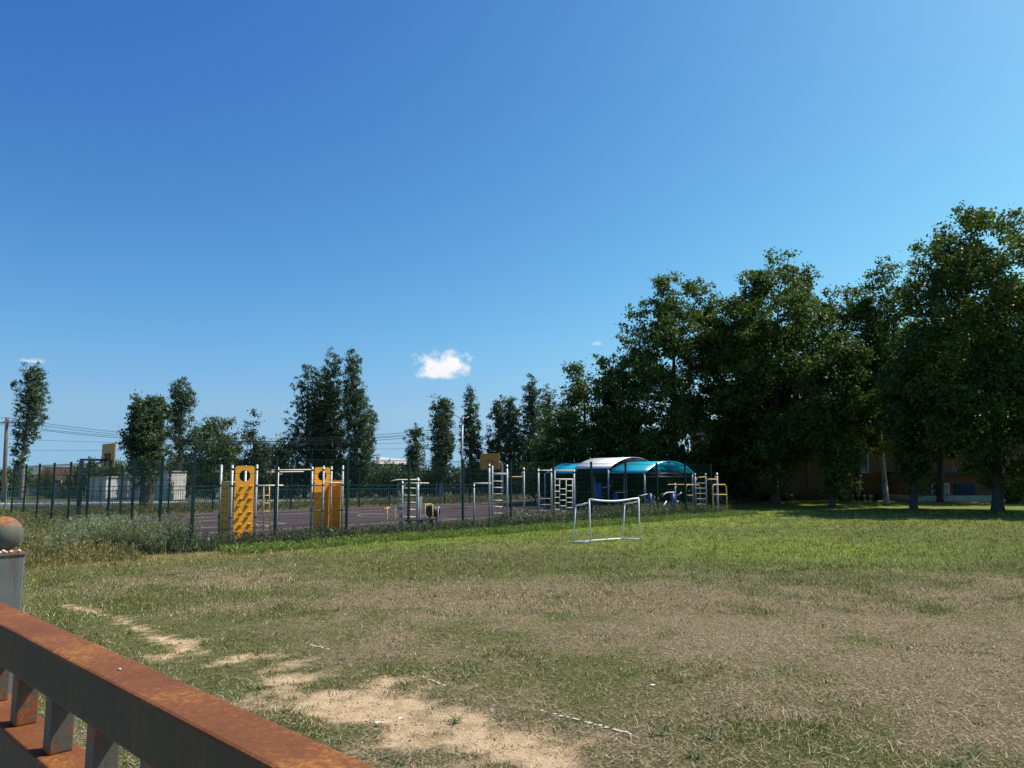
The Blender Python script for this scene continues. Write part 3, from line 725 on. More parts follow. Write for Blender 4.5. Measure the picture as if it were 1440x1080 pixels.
pl = MB(); pl.box((TW, TW / 2, 0.97), (0.03, 0.64, 1.84)); pl.build('side_panel', M['orange'], t2)
for x, y in ((0, 0), (TW, 0), (0, TW), (TW, TW)): clampset(t2, x, y, (0.78, 1.72, 2.28))
for z in (0.78, 1.72):
    MB().tube([(0, 0, z), (0, TW, z)], 0.018, 8).build('crossbar', M['cream_bar'], t2)
    MB().tube([(TW, 0, z), (TW, TW, z)], 0.018, 8).build('crossbar', M['cream_bar'], t2)
MB().tube([(0, 0, 1.80), (TW, 0, 1.80)], 0.024, 8).build('crossbar', M['cream_bar'], t2)
MB().box((TW * 0.42, TW * 0.55, 1.70), (0.62, 0.5, 0.035)).build('platform', M['orange'], t2)

# ------------------------------------------------------------------ bars, ladders and machines: frames in vertical planes along the court
def frame(name, label, cat, px, Y, parts, d=E1, group=None, z0=0.02):
    """parts: (part name, material, radius, [(px, py) ...]); py None = ground"""
    base = at(px, 700, Y); base.z = z0
    t = thing(name, label, cat, base, 0.0, group)
    for nm, mat, r, pts in parts:
        P = []
        for p in pts:
            if p[1] is None: q = onplane(p[0], 735, base, d); q.z = z0
            else: q = onplane(p[0], p[1], base, d)
            if len(p) > 2: q = q + E2 * p[2]
            P.append(q - base)
        if len(P) == 2 and pts[1][1] is None: P[1] = Vector((P[0].x, P[0].y, 0.0))
        mb = MB().tube(P, r, 8)
        if nm == 'post': mb.lathe([(r, 0), (r * .7, r * .5), (0.001, r * .7)], 8, tuple(P[0]))
        mb.build(nm, M[mat], t)
        if nm == 'post' and r > 0.03:
            cl = MB(); cl.tube([P[0] - Vector((0, 0, 0.14)), P[0] - Vector((0, 0, 0.07))], r * 1.3, 8); cl.build('clamp', M['black_plastic'], t)
    return t
frame('monkey_bars', 'overhead bar and ladder on a steel post between the two climbing towers', 'climbing bars', 391, 25.6,
      [('post', 'steel', 0.04, [(391, 657.5), (391, None)]), ('overhead_bar', 'cream_bar', 0.022, [(381, 661), (437, 660.5)]), ('overhead_bar', 'cream_bar', 0.02, [(384, 664, 0.5), (437, 663, 0.5)]),
       ('stub', 'cream_bar', 0.02, [(391, 663), (396, 663), (396, 667), (391, 667)]),
       ('stub', 'cream_bar', 0.018, [(384, 661), (381, 668)]),
       ('ladder_rail', 'yellow_bar', 0.018, [(380.5, 684, 0.5), (380.5, 750, 0.5)]), ('ladder_rail', 'yellow_bar', 0.018, [(388.5, 684, 0.5), (388.5, 750, 0.5)])] +
      [('rung', 'cream_bar', 0.013, [(380.5, y, 0.5), (388.5, y, 0.5)]) for y in (697, 708, 719.5, 731, 741)])
frame('ladder_station', 'steel ladder station with double top bars, left of the centre of the court', 'exercise bars', 585, 29.0,
      [('post', 'steel', 0.06, [(587.5, 673), (587.5, None)]), ('post', 'steel', 0.035, [(566, 677), (566, None)]),
       ('top_bar', 'cream_bar', 0.022, [(550, 676.5), (560, 674.5), (590, 674.5)]), ('top_bar', 'cream_bar', 0.022, [(564, 679.3, -0.3), (596, 679.3, -0.3)]),
       ('hook', 'steel', 0.018, [(566, 679), (570, 683), (566, 686)]), ('hook', 'steel', 0.018, [(589, 675), (593, 680), (589, 684)])] +
      [('rung', 'cream_bar', 0.018, [(566, y), (587, y)]) for y in (686.5, 696.5, 706.5, 716.5, 727)])
bx = at(563, 700, 28.6); bx.z = 0.02
t = thing('step_board', 'grey upright board of the exercise station behind the third fence post', 'board', bx, A1)
MB().box((0, 0, 0.95), (0.16, 0.04, 0.5)).build('panel', M['grey_steel'], t); MB().box((0, 0, 0.35), (0.05, 0.05, 0.7)).build('leg', M['grey_steel'], t)
bx = at(591, 700, 29.6); bx.z = 0.02
t = thing('step_board', 'grey upright board right of the ladder station post', 'board', bx, A1)
MB().box((0, 0, 1.02), (0.17, 0.04, 0.45)).build('panel', M['grey_steel'], t); MB().box((0, 0, 0.4), (0.05, 0.05, 0.8)).build('leg', M['grey_steel'], t)
frame('push_up_bars', 'low yellow push-up bars left of the ladder station', 'exercise bars', 548, 29.0,
      [('handle', 'yellow_bar', 0.028, [(539, 715.5), (546, 715.5)]), ('handle', 'yellow_bar', 0.028, [(550, 714.5, 0.4), (556.5, 714.5, 0.4)]),
       ('leg', 'yellow_bar', 0.02, [(544.5, 715.5), (544.5, None)]), ('leg', 'yellow_bar', 0.02, [(556, 714.5), (556, None)])], group='low yellow push-up bars')
frame('push_up_bars', 'low yellow push-up bars right of the ladder station, in front of the black box', 'exercise bars', 604, 30.0,
      [('handle', 'yellow_bar', 0.026, [(595, 709.5), (603, 709.5)]), ('handle', 'yellow_bar', 0.026, [(604, 709.3, 0.3), (614, 709.3, 0.3)]), ('handle', 'cream_bar', 0.03, [(615, 714), (618, 713.5)]),
       ('leg', 'yellow_bar', 0.02, [(598, 709.5), (598, None)]), ('leg', 'yellow_bar', 0.02, [(608.5, 709.3), (608.5, None)]), ('leg', 'grey_steel', 0.02, [(616, 714), (616, None)])], group='low yellow push-up bars')
bx = at(609, 700, 31.0); bx.z = 0.02
t = thing('plyometric_box', 'black rounded box standing behind the yellow push-up bars', 'exercise box', bx, A1)
mb = MB(); mb.tube([(-0.2, 0, 0.62), (0.2, 0, 0.62)], 0.23, 14, smooth=True); mb.build('barrel', M['black_plastic'], t)
mb = MB(); mb.bar((-0.17, 0, 0), (-0.17, 0, 0.5), 0.05); mb.bar((0.17, 0, 0), (0.17, 0, 0.5), 0.05); mb.build('leg', M['black_plastic'], t)
bx = at(592, 700, 28.2); bx.z = 0.02
t = thing('exercise_bench', 'long low black bench in front of the ladder station', 'bench', bx, A1)
MB().box((0, 0, 0.43), (1.3, 0.26, 0.05)).build('seat', M['black_plastic'], t, bevel=0.01)
for x in (-0.5, 0, 0.5): MB().box((x, 0, 0.2), (0.05, 0.2, 0.41)).build('leg', M['black_plastic'], t)
ly = 33.0
frame('pull_up_bars', 'steel pull-up frame with a tall ladder under the facing basketball board', 'exercise bars', 700, ly,
      [('post', 'steel', 0.035, [(666.5, 681), (666.5, None)]), ('post', 'steel', 0.042, [(688, 653), (688, None)]), ('post', 'steel', 0.042, [(713, 654), (713, None)]), ('post', 'steel', 0.042, [(736.5, 658), (736.5, None)]),
       ('bar', 'cream_bar', 0.024, [(666, 679.5), (691, 679.5)]), ('bar', 'yellow_bar', 0.022, [(713, 670.5), (734, 670.5)]), ('bracket', 'steel', 0.02, [(734, 670.5), (734, 664), (737, 664)]), ('bracket', 'steel', 0.02, [(715, 670.5), (715, 664), (713, 664)]),
       ('ladder_rail', 'steel', 0.03, [(692.5, 655), (692.5, None)]), ('ladder_rail', 'grey_steel', 0.026, [(702.5, 651), (705, 650), (706.5, 652), (706.8, 665), (706.8, 733)])] +
      [('rung', 'cream_bar', 0.02, [(692.5, y), (707, y)]) for y in (676.7, 685.6, 694.7, 703.7, 712.7, 721.8)] + [('board', 'steel', 0.05, [(692.5, 666.5), (712, 666.5)])])
wl_ = 34.5
parts = [('post', 'steel', 0.042, [(757, 660), (757, None)]), ('post', 'steel', 0.042, [(775, 660), (775, None)]), ('post', 'steel', 0.042, [(807, 661), (807, None)]), ('post', 'steel', 0.03, [(789, 662, 0.4), (789, None)]),
         ('bar', 'cream_bar', 0.022, [(757, 661.5), (775, 661.5)]), ('bar', 'cream_bar', 0.022, [(775, 661.5), (807, 661.5)]), ('board', 'cream_bar', 0.034, [(776, 674), (806, 674)])]
for (a_, b_, ys) in ((776.5, 786.5, (682.5, 691, 699.5, 707.5, 716.5, 724.5)), (787, 795.5, (687.5, 695.5, 703.5, 711.5, 719)), (796, 805, (682.5, 690.5, 700, 706.5, 714))):
    parts += [('rung', 'cream_bar', 0.02, [(a_, y), (b_, y)]) for y in ys]
parts += [('rail', 'steel', 0.022, [(x, 675), (x, 728)]) for x in (777, 786.8, 796, 805)]
parts += [('rung', 'grey_steel', 0.014, [(757, y), (775, y)]) for y in (701, 709.5, 718.5, 727)]
wb = frame('wall_bars', 'steel wall bars with three staggered columns of rungs, left of the blue shelter', 'climbing bars', 782, wl_, parts)
frame('parallel_bars', 'rusty square hoop of parallel bars outside the end of the mesh fence', 'exercise bars', 1012, 39.0,
      [('hoop', 'yellow_bar', 0.03, [(1003.5, None), (1002.5, 700), (1002, 684), (1004, 681.5), (1019, 681.5), (1021, 684), (1022, 700), (1022.5, None)]), ('crossbar', 'yellow_bar', 0.026, [(1002.3, 695.5), (1021.5, 695.5)])])
frame('pull_up_bar', 'lone grey post with a yellow pull-up bar and black foot, by the dark trees', 'exercise bars', 1008, 39.4,
      [('post', 'steel', 0.05, [(1008, 665.5), (1008, None)]), ('bar', 'yellow_bar', 0.03, [(993, 674), (1008, 674)]), ('bracket', 'yellow_bar', 0.024, [(1008, 669), (1005.5, 671), (1005.5, 674)]), ('foot', 'black_plastic', 0.075, [(1008, 720.5), (1008, None)])])
frame('ladder_bars', 'grey ladder with a yellow top bar at the right end of the mesh fence', 'exercise bars', 985, 41.0,
      [('post', 'grey_steel', 0.045, [(977, 666), (977, None)]), ('post', 'grey_steel', 0.04, [(992, 666), (992, None)]), ('bar', 'yellow_bar', 0.03, [(979, 672), (991, 670.5)]), ('bracket', 'cream_bar', 0.022, [(979, 672), (979, 675), (977, 675)])] +
      [('rung', 'grey_steel', 0.018, [(977, y), (992, y)]) for y in (679.5, 686.5, 694, 701.5, 709)])
frame('parallel_bars', 'yellow parallel bar hoop beneath the right end of the shelter', 'exercise bars', 974, 42.3,
      [('hoop', 'yellow_bar', 0.026, [(965, None), (965, 684), (966.5, 682), (983, 682), (984.5, 685), (985, None)]), ('crossbar', 'yellow_bar', 0.024, [(965, 696.5), (974, 696.5)])])
frame('pull_up_bar', 'grey post with a long yellow bar under the shelter', 'exercise bars', 949, 44.5,
      [('post', 'grey_steel', 0.05, [(949, 680), (949, None)]), ('bar', 'yellow_bar', 0.026, [(938.5, 682.5), (940, 681.3), (976, 681.3)]), ('bracket', 'yellow_bar', 0.02, [(951, 682), (951.5, 685), (949, 686)])])

# basketball hoops ------------------------------------------------
def hoop(label, base, sgn, back):
    """local +x (times sgn) points to the court; board 1.8 x 1.05"""
    t = thing('basketball_hoop', label, 'basketball hoop', base, A1, 'basketball hoops at the two ends of the court')
    Hb = 2.47; ox = 1.05 * sgn
    if back:
        MB().bar((0, 0, 0), (0, 0, 2.78), 0.15).build('pole', M['frame_dark'], t)
        MB().bar((-0.06 * sgn, 0, 2.80), (ox, 0, 2.80), 0.09).build('arm', M['frame_dark'], t)
        MB().bar((0.07 * sgn, 0, 2.3), (ox * 0.78, 0, 2.75), 0.06).build('brace', M['frame_dark'], t)
    else:
        MB().tube([(0, 0, 0), (0, 0, 2.75), (-0.06, 0, 2.9), (-0.2, 0, 2.98), (ox, 0, 2.98)] if sgn < 0 else [(0, 0, 0), (0, 0, 2.9), (ox, 0, 2.9)], 0.055, 10).build('pole', M['steel'], t)
    bd = MB().box((ox, 0, Hb + 0.525), (0.035, 1.8, 1.05)).build('backboard', M['hoop_board'], t)
    fr = MB()
    for y in (-0.3, 0.3): fr.bar((ox - 0.04 * sgn, y, Hb + 0.08), (ox - 0.04 * sgn, y, Hb + 0.62), 0.035)
    fr.bar((ox - 0.04 * sgn, -0.3, Hb + 0.61), (ox - 0.04 * sgn, 0.3, Hb + 0.61), 0.03)
    fr.bar((ox - 0.075 * sgn, 0, Hb + 0.3), (ox - 0.075 * sgn, 0.28, Hb + 0.6), 0.03); fr.bar((ox - 0.075 * sgn, 0, Hb + 0.3), (ox - 0.075 * sgn, -0.28, Hb + 0.6), 0.03)
    fr.build('support_frame', M['black_plastic'], t)
    ln_ = MB()
    fx = ox + 0.02 * sgn
    for (y0, z0, y1, z1) in ((-0.3, Hb + .15, 0.3, Hb + .15), (-0.3, Hb + .6, 0.3, Hb + .6), (-0.3, Hb + .15, -0.3, Hb + .6), (0.3, Hb + .15, 0.3, Hb + .6)):
        ln_.bar((fx, y0, z0), (fx, y1, z1), 0.006, 0.035, up=Vector((0, 1, 0)) if y0 == y1 else Vector((0, 0, 1)))
    ln_.build('target_marking', M['black_plastic'], bd)
    rim = MB(); cxr = ox + (0.15 + 0.23) * sgn
    rim.tube([(cxr + 0.23 * math.cos(a), 0.23 * math.sin(a), Hb + 0.15) for a in np.linspace(0, 2 * math.pi, 21)], 0.012, 6, cap=False)
    rim.bar((ox, 0, Hb + 0.15), (ox + 0.16 * sgn, 0, Hb + 0.15), 0.12, 0.02); rim.build('rim', M['cream_bar'] if not back else M['black_plastic'], t)
    return t
bb = at(150, 680, 33.3); pole = bb - E1 * 1.05; pole.z = 0.02
hoop('basketball hoop seen from behind on a dark pole at the left end of the court', pole, 1, True)
bb = at(689, 680, 49.6); pole = bb + E1 * 1.05; pole.z = 0.02
hoop('basketball hoop facing the camera at the right end of the court', pole, -1, False)

# ------------------------------------------------------------------ barrel-roof shelter
sb = at(907, 700, 43.0); sb.z = 0.02
SH = thing('shelter', 'open gym shelter with blue and white barrel vault roof on steel posts', 'shelter', sb, A1)
SPAN, ML = 4.95, 2.6
def arc(k, n, z0, rise, y, off=0.0):
    Rr = (SPAN * SPAN / 4 + rise * rise) / (2 * rise); a0 = math.asin(SPAN / 2 / Rr)
    a = -a0 + 2 * a0 * k / n
    return Vector((SPAN / 2 + (Rr + off) * math.sin(a), y, z0 + rise - Rr + (Rr + off) * math.cos(a)))
for mi, (z0, mat) in enumerate(((2.16, 'blue_sheet'), (2.44, 'white_sheet'), (2.16, 'teal_sheet'))):
    y0, y1 = mi * ML, (mi + 1) * ML; n = 14; rise = 0.68
    ya, yb = y0 - (0.12 if mi != 2 else -0.05), y1 + (0.12 if mi == 1 else -0.02)
    if mi == 0: mat = 'teal_sheet'
    V = []; F = []
    for y in (ya, yb):
        for off in (0.03, 0.045): V += [arc(k, n, z0, rise, y, off) for k in range(n + 1)]
    s = n + 1
    for k in range(n):
        F += [(s + k, s + k + 1, 3 * s + k + 1, 3 * s + k), (k + 1, k, 2 * s + k, 2 * s + k + 1), (k, k + 1, s + k + 1, s + k), (2 * s + k + 1, 2 * s + k, 3 * s + k, 3 * s + k + 1)]
    F += [(0, s, 3 * s, 2 * s), (n, 2 * s + n, 3 * s + n, s + n)]
    MB().add(V, F, True).build('roof_sheet', M[mat], SH)
    for y in (y0, y0 + ML / 2, y1 - 0.05):
        MB().tube([arc(k, n, z0, rise, y) for k in range(n + 1)], 0.026, 6).build('arch_rib', M['frame_dark'], SH)
    for y in (y0, y1 - 0.05):
        tr = MB(); tr.tube([(0, y, z0), (SPAN, y, z0)], 0.028, 6); tr.tube([(0, y, z0 - 0.2), (SPAN, y, z0 - 0.2)], 0.024, 6)
        for k in range(1, 6):
            xx = SPAN * k / 6; Rr = (SPAN * SPAN / 4 + rise * rise) / (2 * rise)
            tr.tube([(xx, y, z0 - 0.2), (xx, y, z0 + rise - Rr + math.sqrt(Rr * Rr - (xx - SPAN / 2) ** 2))], 0.016, 6)
        tr.tube([(SPAN / 6, y, z0 - 0.2), (SPAN / 2, y, z0)], 0.016, 6); tr.tube([(SPAN * 5 / 6, y, z0 - 0.2), (SPAN / 2, y, z0)], 0.016, 6)
        tr.tube([(SPAN / 3, y, z0), (SPAN / 2, y, z0 + rise)], 0.014, 6); tr.tube([(SPAN * 2 / 3, y, z0), (SPAN / 2, y, z0 + rise)], 0.014, 6)
        tr.build('truss', M['frame_dark'], SH)
    pr = MB()
    for k in (0, 3, 7, 11, 14):
        p = arc(k, n, z0, rise, y0); pr.tube([p, (p.x, y1 - 0.05, p.z)], 0.02, 6)
    pr.build('purlin', M['frame_dark'], SH)
    for y in ((y0, y1 - 0.05) if mi == 2 else (y0,)):
        for x in (0, SPAN):
            MB().tube([(x, y, 0), (x, y, z0 + 0.02)], 0.055, 10).build('post', M['grey_steel'], SH)
# exercise machines under the shelter
def machine(name, label, px, Y, col_h, parts, w=0.16):
    b_ = at(px, 700, Y); b_.z = 0.02
    t = thing(name, label, 'exercise machine', b_, A1, 'blue and white exercise machines under the shelter')
    MB().box((0, 0, 0.02), (0.5, 0.5, 0.04)).build('base_plate', M['machine_blue'], t)
    MB().tube([(0, 0, 0.04), (0, 0, col_h)], w, 14).lathe([(w, 0), (w * .8, w * .4), (0.001, w * .5)], 14, (0, 0, col_h)).build('column', M['machine_blue'], t)
    for nm, mt, r, pts in parts:
        if nm == 'seat': MB().box(pts[0], pts[1]).build('seat', M[mt], t, bevel=0.02)
        else: MB().tube(pts, r, 8).build(nm, M[mt], t)
    return t
machine('lat_pull_machine', 'tall blue column machine with raised white handles under the white roof', 842, 45.0, 1.5,
        [('handle', 'white_paint', 0.025, [(0.05, 0, 1.32), (0.5, -0.1, 1.34), (0.95, -0.2, 1.45)]), ('arm', 'grey_steel', 0.03, [(0, 0, 1.0), (0.75, 0, 0.95)]), ('seat', 'machine_blue', 0, [(0.75, -0.1, 0.45), (0.4, 0.4, 0.06)]), ('leg', 'grey_steel', 0.03, [(0.75, -0.1, 0), (0.75, -0.1, 0.43)])], 0.19)
machine('chest_press_machine', 'low blue seated machine with a curved white handle, right of the tall blue column', 866, 44.0, 0.95,
        [('handle', 'white_paint', 0.022, [(-0.2, -0.1, 1.05), (0.1, -0.15, 1.08), (0.55, -0.15, 1.06), (0.85, -0.2, 1.1)]), ('seat', 'machine_blue', 0, [(0.45, -0.1, 0.5), (0.4, 0.4, 0.08)]), ('leg', 'white_paint', 0.03, [(0.45, -0.1, 0), (0.45, -0.1, 0.47)]), ('arm', 'white_paint', 0.025, [(0.3, -0.3, 0.45), (0.7, -0.3, 0.35), (0.95, -0.3, 0.6)])], 0.13)
machine('step_machine', 'blue stepping machine with a white pedal in front of the shelter', 914, 42.0, 1.0,
        [('pedal', 'white_paint', 0.035, [(0.28, -0.25, 0.6), (0.36, -0.3, 0.82)]), ('handle', 'white_paint', 0.022, [(-0.25, 0, 1.02), (-0.9, 0.1, 0.92)]), ('arm', 'grey_steel', 0.025, [(0, 0, 0.5), (0.3, -0.25, 0.6)])], 0.12)
machine('elliptical_machine', 'blue elliptical trainer with white handlebars beneath the right end of the shelter', 946, 41.5, 1.0,
        [('handle', 'white_paint', 0.03, [(-0.95, 0, 0.92), (-0.75, 0, 1.06), (-0.5, 0, 1.12), (0.15, 0, 1.12)]), ('handle', 'white_paint', 0.036, [(0.15, -0.2, 0.95), (0.42, -0.25, 1.06), (0.45, -0.25, 1.12)]), ('foot_bar', 'white_paint', 0.035, [(-1.2, -0.1, 0.28), (-0.75, -0.1, 0.66)]), ('pedal', 'white_paint', 0.04, [(-0.1, -0.3, 0.62), (0.08, -0.3, 0.64)])], 0.12)

# ------------------------------------------------------------------ small football goal
FL, FR_, BL, BR = ground(830.5, 764), ground(901, 760), ground(803.5, 763.5), ground(874, 758.5)
gt = thing('football_goal', 'small white metal football goal with a sagging crossbar, standing on the lawn without a net', 'goal', (FL.x, FL.y, 0))
def gp(px, py, ref): return at(px, py, ref.y) - Vector((FL.x, FL.y, 0))
g0 = lambda p: Vector((p.x - FL.x, p.y - FL.y, 0.0))
tFL, tFR, tBL, tBR = gp(828.5, 702, FL), gp(898, 700.5, FR_), gp(809.5, 711, BL), gp(878.5, 708.5, BR)
for p, q, mid_ in ((FL, tFL, 0), (FR_, tFR, -0.02), (BL, tBL, 0.03), (BR, tBR, 0.02)):
    a_ = g0(p); m_ = (a_ + q) / 2 + Vector((mid_, 0, 0)); MB().tube([a_, m_, q], 0.025 if p in (FL, FR_) else 0.02, 10).build('post', M['goal_white'], gt)
cb = [tFL.lerp(tFR, k / 8) - Vector((0, 0, 0.075 * math.sin(math.pi * min(1, k / 8 * 1.05)))) for k in range(9)]
cb[-1] = tFR.copy(); MB().tube(cb, 0.028, 10).build('crossbar', M['goal_white'], gt)
for a_, b_ in ((tFL, tBL), (tFR, tBR)):
    a2 = a_.copy(); a2.z -= 0.10
    MB().tube([a2, a2.lerp(b_, 0.5) - Vector((0, 0, 0.012)), b_], 0.024, 8).build('top_side_bar', M['goal_white'], gt)
for a_, b_ in ((FL, BL), (FR_, BR), (BL, BR)): MB().tube([g0(a_) + Vector((0, 0, 0.03)), g0(b_) + Vector((0, 0, 0.03))], 0.022, 8).build('ground_bar', M['goal_white'], gt)

# faded touch line pieces on the lawn
lm = MB()
for p, q, w in (((430, 904), (462, 914), 0.05), ((575, 944), (625, 962), 0.035), ((760, 997), (830, 1016), 0.05), ((835, 1017.5), (888, 1031), 0.05)):
    a_, b_ = ground(*p), ground(*q)
    n_ = int((b_ - a_).length / 0.035); rs = np.random.default_rng(p[0]); side = Vector((-(b_ - a_).y, (b_ - a_).x, 0)).normalized()
    for k in range(n_):
        if rs.random() < 0.30: continue
        c0, c1 = a_.lerp(b_, (k + 0.3 * rs.random()) / n_), a_.lerp(b_, (k + 0.7 + 0.6 * rs.random()) / n_); sh = side * rs.normal(0, 0.006)
        for c_ in (c0, c1): c_ += sh; c_.z = float(zground(np.array([c_.x]), np.array([c_.y]))[0]) + 0.004
        lm.bar(c0, c1, w * (0.25 + 0.6 * rs.random()), 0.003)
o = lm.build('touch_line', M['chalk']); tag(o, 'broken faded white touch line on the lawn', kind='structure')

# ------------------------------------------------------------------ trees
def crown_mesh(name, lobes, n_leaf, size, seed, clump_s=0.35, per=34, up=0.5, light=(0.2, 1.0), shell=(0.55, 1.05)):
    rs = np.random.default_rng(seed); L_ = np.array(lobes, float)
    area = (L_[:, 3] * L_[:, 4] + L_[:, 3] * L_[:, 5] + L_[:, 4] * L_[:, 5]); nc = max(1, n_leaf // per)
    pick = rs.choice(len(L_), nc, p=area / area.sum())
    d = rs.normal(0, 1, (nc, 3)); d /= np.linalg.norm(d, axis=1)[:, None]
    rad = shell[0] + (shell[1] - shell[0]) * rs.random(nc) ** 0.7
    C = L_[pick, :3] + d * L_[pick, 3:6] * rad[:, None]
    cs = clump_s * (0.6 + 0.8 * rs.random(nc))
    ctint = rs.random(nc)
    P = np.repeat(C, per, 0) + rs.normal(0, 1, (nc * per, 3)) * np.repeat(cs, per)[:, None] * np.array([1, 1, 0.75])
    out_ = np.repeat(d, per, 0); m_ = len(P)
    nrm = rs.normal(0, 1, (m_, 3)) * 0.75 + out_ * 0.45 + np.array([0, 0, up]); nrm /= np.linalg.norm(nrm, axis=1)[:, None]
    u = np.cross(nrm, rs.normal(0, 1, (m_, 3))); u /= np.linalg.norm(u, axis=1)[:, None]; v = np.cross(nrm, u)
    s = (size * (0.65 + 0.7 * rs.random(m_)))[:, None]
    bend = nrm * s * 0.18
    V = np.stack([P - u * s * .5 - bend, P + v * s * .36, P + u * s * .5 - bend, P - v * s * .36], 1).reshape(-1, 3)
    t_ = np.clip(np.repeat(ctint, per) * 0.6 + rs.random(m_) * 0.4, 0, 1) * (light[1] - light[0]) + light[0]
    T = np.repeat(np.stack([t_, t_, t_, np.ones(m_)], -1)[:, None, :], 4, 1).reshape(-1, 4)
    return np_mesh(name, V, np.arange(m_ * 4), 4, T)
def wobble_tube(mb, a, b, r0, r1, rs, n=6, amp=0.1, sides=8):
    a, b = Vector(a), Vector(b); pts = []
    for k in range(n + 1):
        p = a.lerp(b, k / n)
        if 0 < k < n: p = p + Vector(rs.normal(0, amp, 3).tolist())
        pts.append(p)
    mb.tube(pts, [r0 + (r1 - r0) * k / n for k in range(n + 1)], sides)
    return pts
def tree(name, label, cat, base_px, Y, prof, kind, seed, n_leaf, size, group=None, trunk_r=0.22, bark='bark', mat=None, lean=None, nl=None, white_base=False, first_bare=None):
    """prof: [(py, px left, px right)] top to bottom, the crown's outline as it stands at depth Y; the crown is as deep as it is wide"""
    rs = np.random.default_rng(seed)
    if kind == 'broad' and seed < 200: n_leaf, size = int(n_leaf * 1.45), size * 0.80
    base = at(base_px, 700, Y); base.z = 0.0
    t = thing(name, label, cat, base, 0.0, group)
    pr = sorted([((zat((l + r) / 2, y, Y)), at(l, y, Y).x - base.x, at(r, y, Y).x - base.x) for y, l, r in prof])
    zs = np.array([p[0] for p in pr]); xl = np.array([p[1] for p in pr]); xr = np.array([p[2] for p in pr])
    if kind == 'poplar':
        c0_ = (xl + xr) / 2; hw_ = (xr - xl) / 2 * 0.98; xl, xr = c0_ - hw_, c0_ + hw_; nl = int((nl or 40) * 1.7); n_leaf, size = int(n_leaf * 1.4), size * 0.78
    H = zs[-1]; lobes = []
    if kind == 'broad': nl = int((nl or 46) * 2.3)
    if kind == 'poplar': nl = nl or 40
    wz = np.interp(np.linspace(zs[0], H, 200), zs, xr - xl) + 0.3
    zz = np.linspace(zs[0], H, 200); cdf = np.cumsum(wz ** (1.4 if kind != 'poplar' else 1.1)); cdf /= cdf[-1]
    for i in range(nl):
        z = float(np.interp((i + rs.random()) / nl, cdf, zz)); a_, b_ = np.interp(z, zs, xl), np.interp(z, zs, xr)
        c_, hw = (a_ + b_) / 2, (b_ - a_) / 2
        if kind == 'poplar':
            r_ = min(0.46 * hw + 0.10, 0.20 * hw + 0.26) * (0.6 + 0.7 * rs.random()); rz = r_ * (2.2 + 1.6 * rs.random()); hw *= 0.78 + 0.42 * rs.random()
        elif kind == 'conifer':
            r_ = 0.42 * hw + 0.12; rz = r_ * 0.55
        else:
            r_ = min(hw * .8, 0.12 * hw + 0.50) * (0.7 + 0.6 * rs.random()); rz = r_ * (0.50 + 0.3 * rs.random())
        th = rs.random() * 2 * math.pi; rad = max(0.0, hw - r_ * 0.62) * math.sqrt(0.15 + 0.85 * rs.random())
        zc = min(z, H - rz * 0.95)
        lobes.append((c_ + rad * math.cos(th), rad * math.sin(th), zc, r_, r_, rz))
    for i in range(int(nl * (0.4 if kind == 'broad' else 0.45))):       # loose sprays that break the outline
        if kind == 'conifer': break
        z = float(np.interp(rs.random(), cdf, zz)); a_, b_ = np.interp(z, zs, xl), np.interp(z, zs, xr); c_, hw = (a_ + b_) / 2, (b_ - a_) / 2
        th = rs.random() * 2 * math.pi; r_ = (0.30 + 0.55 * rs.random() ** 1.5) if kind == 'broad' else 0.10 + 0.16 * rs.random(); rz = r_ * (0.8 if kind == 'broad' else 4.0)
        rad = hw * (0.88 + 0.18 * rs.random()); lobes.append((c_ + rad * math.cos(th), rad * math.sin(th), min(z + 0.3, H - rz), r_, r_, rz))
    lv = crown_mesh('crown', lobes, n_leaf, size, seed + 5, clump_s={'broad': 0.20, 'poplar': 0.13, 'conifer': 0.2}[kind], per=26, up=0.55 if kind == 'broad' else 0.15)
    lv.materials.append(mat or M[{'broad': 'leaf_plane', 'poplar': 'leaf_poplar', 'conifer': 'leaf_conifer'}[kind]])
    link_mesh('crown', lv, None, t)
    tb = MB(); top = Vector((float(np.interp(H * .8, zs, (xl + xr) / 2)), 0, H * 0.86))
    mid_ = Vector(((lean or 0.0) + float(np.interp(zs[0] + 0.3, zs, (xl + xr) / 2)) * 0.7, 0, max(zs[0], 1.0) + 0.4))
    p0 = [(0, 0, -0.1), (0, 0, 0.15)]
    pts = [Vector((0, 0, -0.1)), Vector((0, 0, 0.25)), mid_ * 0.55 + Vector((0.05, 0.03, 0)), mid_, mid_.lerp(top, 0.33), mid_.lerp(top, 0.66), top]
    rr = [trunk_r * 1.45, trunk_r * 1.12, trunk_r, trunk_r * 0.9, trunk_r * 0.62, trunk_r * 0.38, trunk_r * 0.08]
    tb.tube(pts, rr, 10)
    for i in rs.choice(len(lobes), min(len(lobes), 16 if kind != 'conifer' else 4), replace=False):
        l = Vector(lobes[i][:3]); s0 = max(0.15, min(0.9, (l.z - mid_.z) / max(1, top.z - mid_.z) - (0.28 if kind == 'poplar' else 0.16)))
        src = mid_.lerp(top, s0); wobble_tube(tb, src, l, trunk_r * 0.34 * (1 - s0 * .6), 0.025, rs, 4, 0.10, 6)
    tb.build('trunk', M[bark], t)
    if white_base: MB().tube([Vector((0, 0, 0.0)), Vector((0, 0, 0.3)), mid_ * 0.42 + Vector((0.03, 0.02, 0))], [trunk_r * 1.5, trunk_r * 1.17, trunk_r * 1.03], 10).build('whitewash_band', M['old_limewash'], t)
    return t
G1 = 'tall plane trees along the right side of the field'
